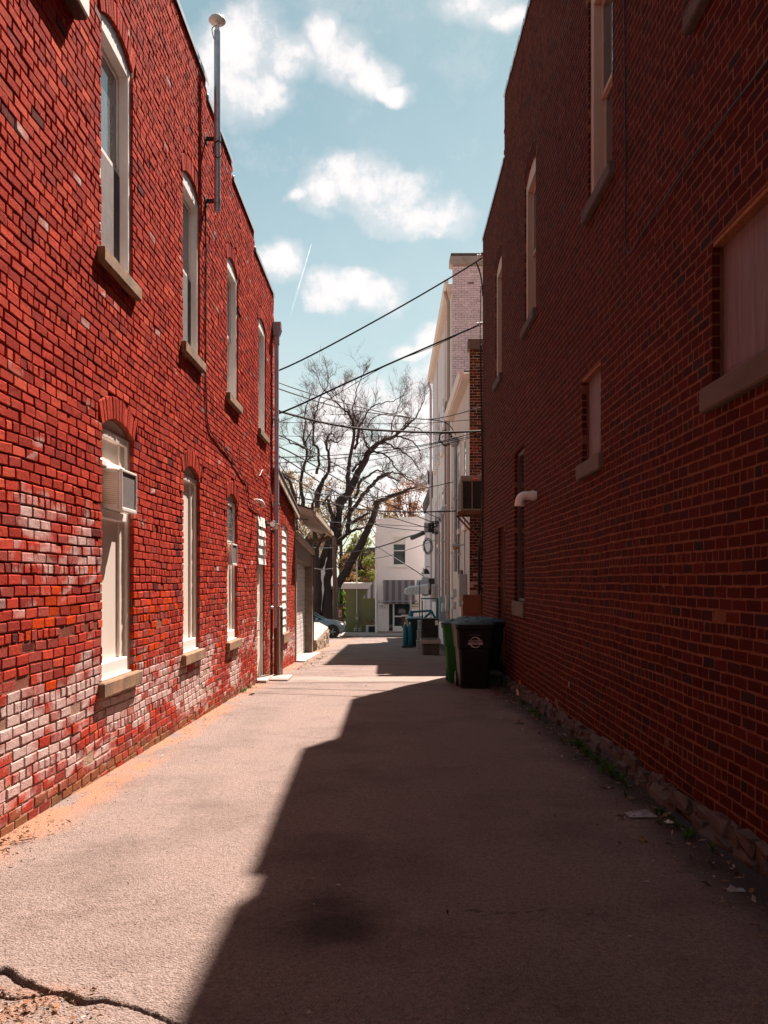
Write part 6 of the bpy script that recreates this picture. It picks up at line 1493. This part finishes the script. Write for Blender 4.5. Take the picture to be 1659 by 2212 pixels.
wire('cable with black splice case sloping down from the tangle to pole', [(724,1195),(790,1188),(850,1172),(880,1160),(915,1150),(945,1135)], 58, 40, 1.1)
wire('thin slack wire from pole to exhaust fan', [(813,1180),(850,1203),(905,1238),(917,1247)], 58, 44, .7)
wire('thin sagging wire low between pole and garage post', [(676,1228),(700,1230),(724,1227)], 30, 58, .8)
wire('thin sagging wire between pole and garage post, upper', [(676,1183),(700,1184),(724,1183)], 30, 58, .7)
wire('hairline wire crossing in front of far white building', [(724,1215),(820,1205),(880,1188),(945,1165)], 58, 42, .45)
b = MB(); a_, c_ = P(888,1163,42.5), P(917,1150,41.5); b.tube([a_.lerp(c_,t_) for t_ in (0,.06,.94,1)], [.03,.1,.1,.03], 10); o = b.build('splice_case', M['dark'], None, 40); tag(o, 'black cylindrical splice case on cable before the far window', 'splice case')
# tangle of cable, coils
def coil(lab, px, py, Y, rx, ry, turns, seed, th=.012, spread=.12):
    r = random.Random(seed); c = P(px,py,Y); s = Y/F; pts = []
    for i in range(int(turns*14)):
        a = i*2*math.pi/14; k = 1+.18*math.sin(i*.37+seed); pts.append(c+Vector((rx*s*k*math.cos(a)*(1+.1*r.gauss(0,1)), spread*math.sin(i*.23), ry*s*k*math.sin(a)+.02*r.gauss(0,1))))
    b = MB(); b.tube(wavy(pts,3), th, 5); o = b.build('cable_coil', M['black'], None, 40); tag(o, lab, 'cable coil', 'coiled spare cable on the right row')
coil('round coil of spare black cable hanging below the wire tangle', 924, 1180, 40, 9, 15, 5, 3)
coil('loop of black drip cables under the twisted bundle', 963, 945, 28.5, 13, 15, 2.5, 5, .016)
coil('messy knot of black cables around the weatherheads', 942, 1140, 40, 12, 12, 6, 8)
coil('cable knot beside the weatherhead, smaller and higher', 958, 1120, 38, 8, 8, 4, 9)
for (pa, pc, m_, dy, lab) in ((925,931,'dark',0,'black terminal box in the wire tangle, the one nearer far building'),(933,938,'dark',0,'black terminal box in the wire tangle, the one nearer the conduits'),(916,924,'pvc_grey',.3,'grey terminal box behind the wire tangle')):
    t = thing('terminal_box', lab, 'terminal box', P((pa+pc)/2,1150,40+dy), 'boxes in the wire tangle')
    bx('case', P(pa,1150,40+dy), P(pc,1130,40.2+dy), M[m_], t, .02); bx('cover', P(pa+.8,1148,39.99+dy), P(pc-.8,1132,39.998+dy), M[m_], t, .004)
for py_, lab in ((552,'white porcelain insulator at top wire on right building corner'),(699,'white porcelain insulator at second wire on right building corner')):
    t = thing('insulator', lab, 'insulator', (2.0,20.35,zl(py_,20.4)), 'insulators on the right corner')
    b = MB(); b.lathe([(.015,-.07),(.035,-.06),(.03,-.02),(.04,0),(.03,.02),(.035,.06),(.015,.07)], (2.0,20.42,zl(py_,20.4)), 'x', 12); b.build('body', M['plastic_white'], t, 40)
    b = MB(); b.tube([(2.0,20.36,zl(py_,20.4)),(2.08,20.36,zl(py_,20.4))], .012, 6); b.build('hook', M['metal'], t)

# ------------------------------------------------------------------ litter, weeds, small things
def litter(name, n, xs, ys, size, cols, seed, lift=.006):
    r = np.random.default_rng(seed); x = xs(r, n); y = ys(r, n); z = np.interp(y, GY, GZ)+lift+r.random(n)*.012
    p = np.stack([x,y,z],1); a = r.normal(0,1,(n,3))*np.array((1,1,.25)); a /= np.linalg.norm(a,axis=1,keepdims=True); up = r.normal(0,.35,(n,3))+np.array((0,0,1)); b_ = np.cross(a,up); b_ /= np.linalg.norm(b_,axis=1,keepdims=True)
    l = size*r.lognormal(0,.45,(n,1)); w = l*r.choice([.12,.2,.55],(n,1),p=[.5,.3,.2]); V = np.stack([p-a*l, p+b_*w+np.array((0,0,.004)), p+a*l, p-b_*w],1)
    c = np.array(cols)[r.integers(0,len(cols),n)]*(1+r.normal(0,.15,(n,1))); c = np.concatenate([np.clip(c,.005,1), np.zeros((n,1))],1)
    me = mesh_from_quads(name, V.reshape(-1,3), np.arange(n*4).reshape(-1,4), np.repeat(c,4,0), M['brick']); o = bpy.data.objects.new(name, me); COL.objects.link(o); o['kind'] = 'stuff'; return o
o = litter('leaf_litter', 420, lambda r,n: -2.42+np.abs(r.normal(0,.14,n)), lambda r,n: np.where(r.random(n) < .35, r.normal(5.55,.25,n), r.uniform(4,22,n)), .014, [(.22,.12,.06),(.30,.19,.11),(.13,.08,.05),(.40,.31,.23)], 1); tag(o, 'dry orange leaf litter along foot of left wall', 'leaf litter')
o = litter('leaf_litter', 1500, lambda r,n: 1.93-np.abs(r.normal(0,.22,n)), lambda r,n: r.uniform(3,19,n), .016, [(.20,.10,.05),(.28,.17,.09),(.10,.06,.04),(.42,.36,.32),(.32,.24,.15)], 2); tag(o, 'dry leaves and scraps along the right stone footing', 'leaf litter')
cq = ground_hit(60,2185)
o = litter('leaf_litter', 420, lambda r,n: cq[0]+r.normal(0,.13,n), lambda r,n: cq[1]+r.normal(0,.09,n), .0075, [(.30,.14,.07),(.34,.2,.11),(.16,.08,.05),(.45,.36,.27)], 3); tag(o, 'orange needles caught in broken asphalt at bottom left', 'leaf litter')
o = litter('leaf_litter', 260, lambda r,n: r.uniform(-2.3,1.8,n), lambda r,n: 3+14*r.random(n)**1.3, .008, [(.30,.2,.12),(.05,.035,.03),(.5,.42,.36)], 4); tag(o, 'few scattered specks of dry leaf over the asphalt', 'leaf litter')
o = litter('leaf_litter', 300, lambda r,n: -2.15+np.abs(r.normal(0,.2,n)), lambda r,n: r.uniform(20,28,n), .03, [(.40,.25,.12),(.30,.16,.08)], 6); tag(o, 'tan leaves gathered by the garage threshold', 'leaf litter')
def gravel():
    r = np.random.default_rng(9); n = 1300; y = 3+12*r.random(n)**1.2
    x = np.where(r.random(n) < .62, -2.35+np.abs(r.normal(0,.28,n)), np.where(r.random(n) < .5, 1.95-np.abs(r.normal(0,.3,n)), r.uniform(-2.2,1.7,n))); z = np.interp(y,GY,GZ)+.004; s = .0024*r.lognormal(0,.4,n)
    base = np.array([(1,0,0),(0,1,0),(-1,0,0),(0,-1,0),(.3,.3,1),(-.3,-.3,1)]); V = np.stack([x,y,z],1)[:,None]+base[None]*s[:,None,None]*np.array((1.2,1.2,.8))+r.normal(0,.0008,(n,6,3))
    Fq = np.array([(0,1,4,4),(1,2,5,4),(2,3,5,5),(3,0,4,5)]); fs = []
    b = MB(); 
    for i in range(n): b.add(V[i], ((0,1,4),(1,2,5,4),(2,3,5),(3,0,4,5)))
    o = b.build('gravel', M['stone_grey'], None); o['kind'] = 'stuff'; tag(o, 'loose grit and pebbles scattered along the alley edges', 'gravel')
gravel()
def weeds(lab, x0, y0, y1, n, h, seed):
    r = random.Random(seed); b = MB()
    for _ in range(n):
        y = r.uniform(y0,y1); x = x0-abs(r.gauss(0,.06)); z = g(y); 
        for k in range(r.randint(5,9)):
            a = r.uniform(0,6.28); hh = h*r.uniform(.4,1.1); out = hh*r.uniform(.3,.9); w = r.uniform(.004,.011)
            p0 = Vector((x,y,z)); p1 = p0+Vector((math.cos(a)*out*.5,math.sin(a)*out*.5,hh*.75)); p2 = p0+Vector((math.cos(a)*out,math.sin(a)*out,hh*.85)); sd = Vector((-math.sin(a),math.cos(a),0))*w
            b.add([p0-sd*.4,p0+sd*.4,p1+sd,p1-sd,p2],((0,1,2,3),(3,2,4)))
    o = b.build('weeds', leaf_mat('weed_leaves_%d' % seed,(.055,.12,.02)), None); tag(o, lab, 'weeds', None, 'stuff')
weeds('green weeds growing from the right stone footing', 1.93, 7.2, 9.4, 46, .10, 1)
weeds('sparse weeds at far end of the right footing', 1.93, 10.5, 13.5, 26, .07, 2)
weeds('sparse weeds at near end of the right footing', 1.9, 5.2, 7.0, 16, .07, 4)
weeds('tiny green weed tufts at foot of left wall', -2.38, 14.6, 15.6, 7, .07, 3)
weeds('short weeds under the concrete block by the condenser', 1.35, 26.4, 27.2, 30, .07, 5)
def scrap(nm, lab, cat, px, py, w, d, h, m_, seed):
    r = random.Random(seed); x, y = ground_hit(px,py); b = MB(); n = 9; V = []
    for j in range(n):
        for i in range(n): V.append((x+(i/(n-1)-.5)*w*(1+.2*r.gauss(0,1)*.4), y+(j/(n-1)-.5)*d, g(y)+.006+h*abs(r.gauss(0,.6))*(1-(2*i/(n-1)-1)**4)*(1-(2*j/(n-1)-1)**4)))
    b.add(V, [(j*n+i,j*n+i+1,(j+1)*n+i+1,(j+1)*n+i) for j in range(n-1) for i in range(n-1)]); o = b.build(nm, m_, None, 60); tag(o, lab, cat)
M['plastic_bag'] = mat('crumpled_plastic', (.34,.30,.31), .35, .3, 20, bump=.3)
scrap('plastic_bag', 'crumpled pale plastic bag lying near the right footing', 'plastic bag', 1385, 1762, .19, .13, .03, M['plastic_bag'], 1)
scrap('paper_scrap', 'small white paper scrap beside the crumpled bag', 'paper scrap', 1447, 1778, .06, .05, .015, M['white'], 2)
scrap('plastic_wrapper', 'torn pale wrapper near bottom right corner of alley', 'wrapper', 1590, 1925, .09, .05, .015, M['plastic_bag'], 4)
scrap('flattened_can', 'flattened dark green scrap on shaded asphalt', 'scrap', 1122, 1563, .11, .06, .008, bin_mat('dark_green_scrap',(.02,.035,.03)), 5)
t = thing('traffic_marker', 'orange plastic stub leaning on right footing near the doorstep', 'marker', P(1121,1492,15.2)); x, y = ground_hit(1122,1500)
b = MB(); b.lathe([(.035,0),(.03,.16),(.022,.22),(.005,.235)], (x+.02,y,g(y)), 'z', 12); b.build('stub', mat('orange_plastic',(.5,.09,.01),.45,.1,6), t, 40)
b = MB(); b.lathe([(.025,0),(.034,.09),(.03,.09),(.022,.005)], (x-.03,y-.12,g(y)), 'z', 14); o = b.build('paper_cup', M['plastic_white'], None, 40); tag(o, 'small white paper cup in front of the orange stub', 'cup')
# contrail
b = MB(); a_, c_ = P(673,526,5200), P(624,692,5200); b.tube([a_.lerp(c_,k) for k in np.linspace(0,1,14)], [1.0]+[3.2+3.2*k for k in np.linspace(.0,1,13)], 8)
m_, N_, L__, B_ = new_mat('ice_vapour'); tl_ = N_.new('ShaderNodeBsdfTranslucent'); tl_.inputs[0].default_value = (.95,.95,.95,1); tp_ = N_.new('ShaderNodeBsdfTransparent'); ms_ = N_.new('ShaderNodeMixShader')
n_ = tex(N_, L__, .02, 4, .7); rr_ = ramp(N_, [(.3,(.02,.02,.02)),(.7,(.20,.20,.20))]); L__.new(n_.outputs['Fac'], rr_.inputs[0]); tcn_ = N_.new('ShaderNodeTexCoord'); sz_ = N_.new('ShaderNodeSeparateXYZ'); L__.new(tcn_.outputs['Generated'], sz_.inputs[0]); fd_ = N_.new('ShaderNodeMath'); fd_.operation = 'MULTIPLY'; L__.new(rr_.outputs[0], fd_.inputs[0]); L__.new(sz_.outputs[2], fd_.inputs[1]); L__.new(fd_.outputs[0], ms_.inputs[0]); L__.new(tp_.outputs[0], ms_.inputs[1]); L__.new(tl_.outputs[0], ms_.inputs[2]); L__.new(ms_.outputs[0], [x for x in N_ if x.type == 'OUTPUT_MATERIAL'][0].inputs[0])
o = b.build('contrail', m_, None, 60); tag(o, 'short white aircraft contrail slanting across the sky', 'contrail')
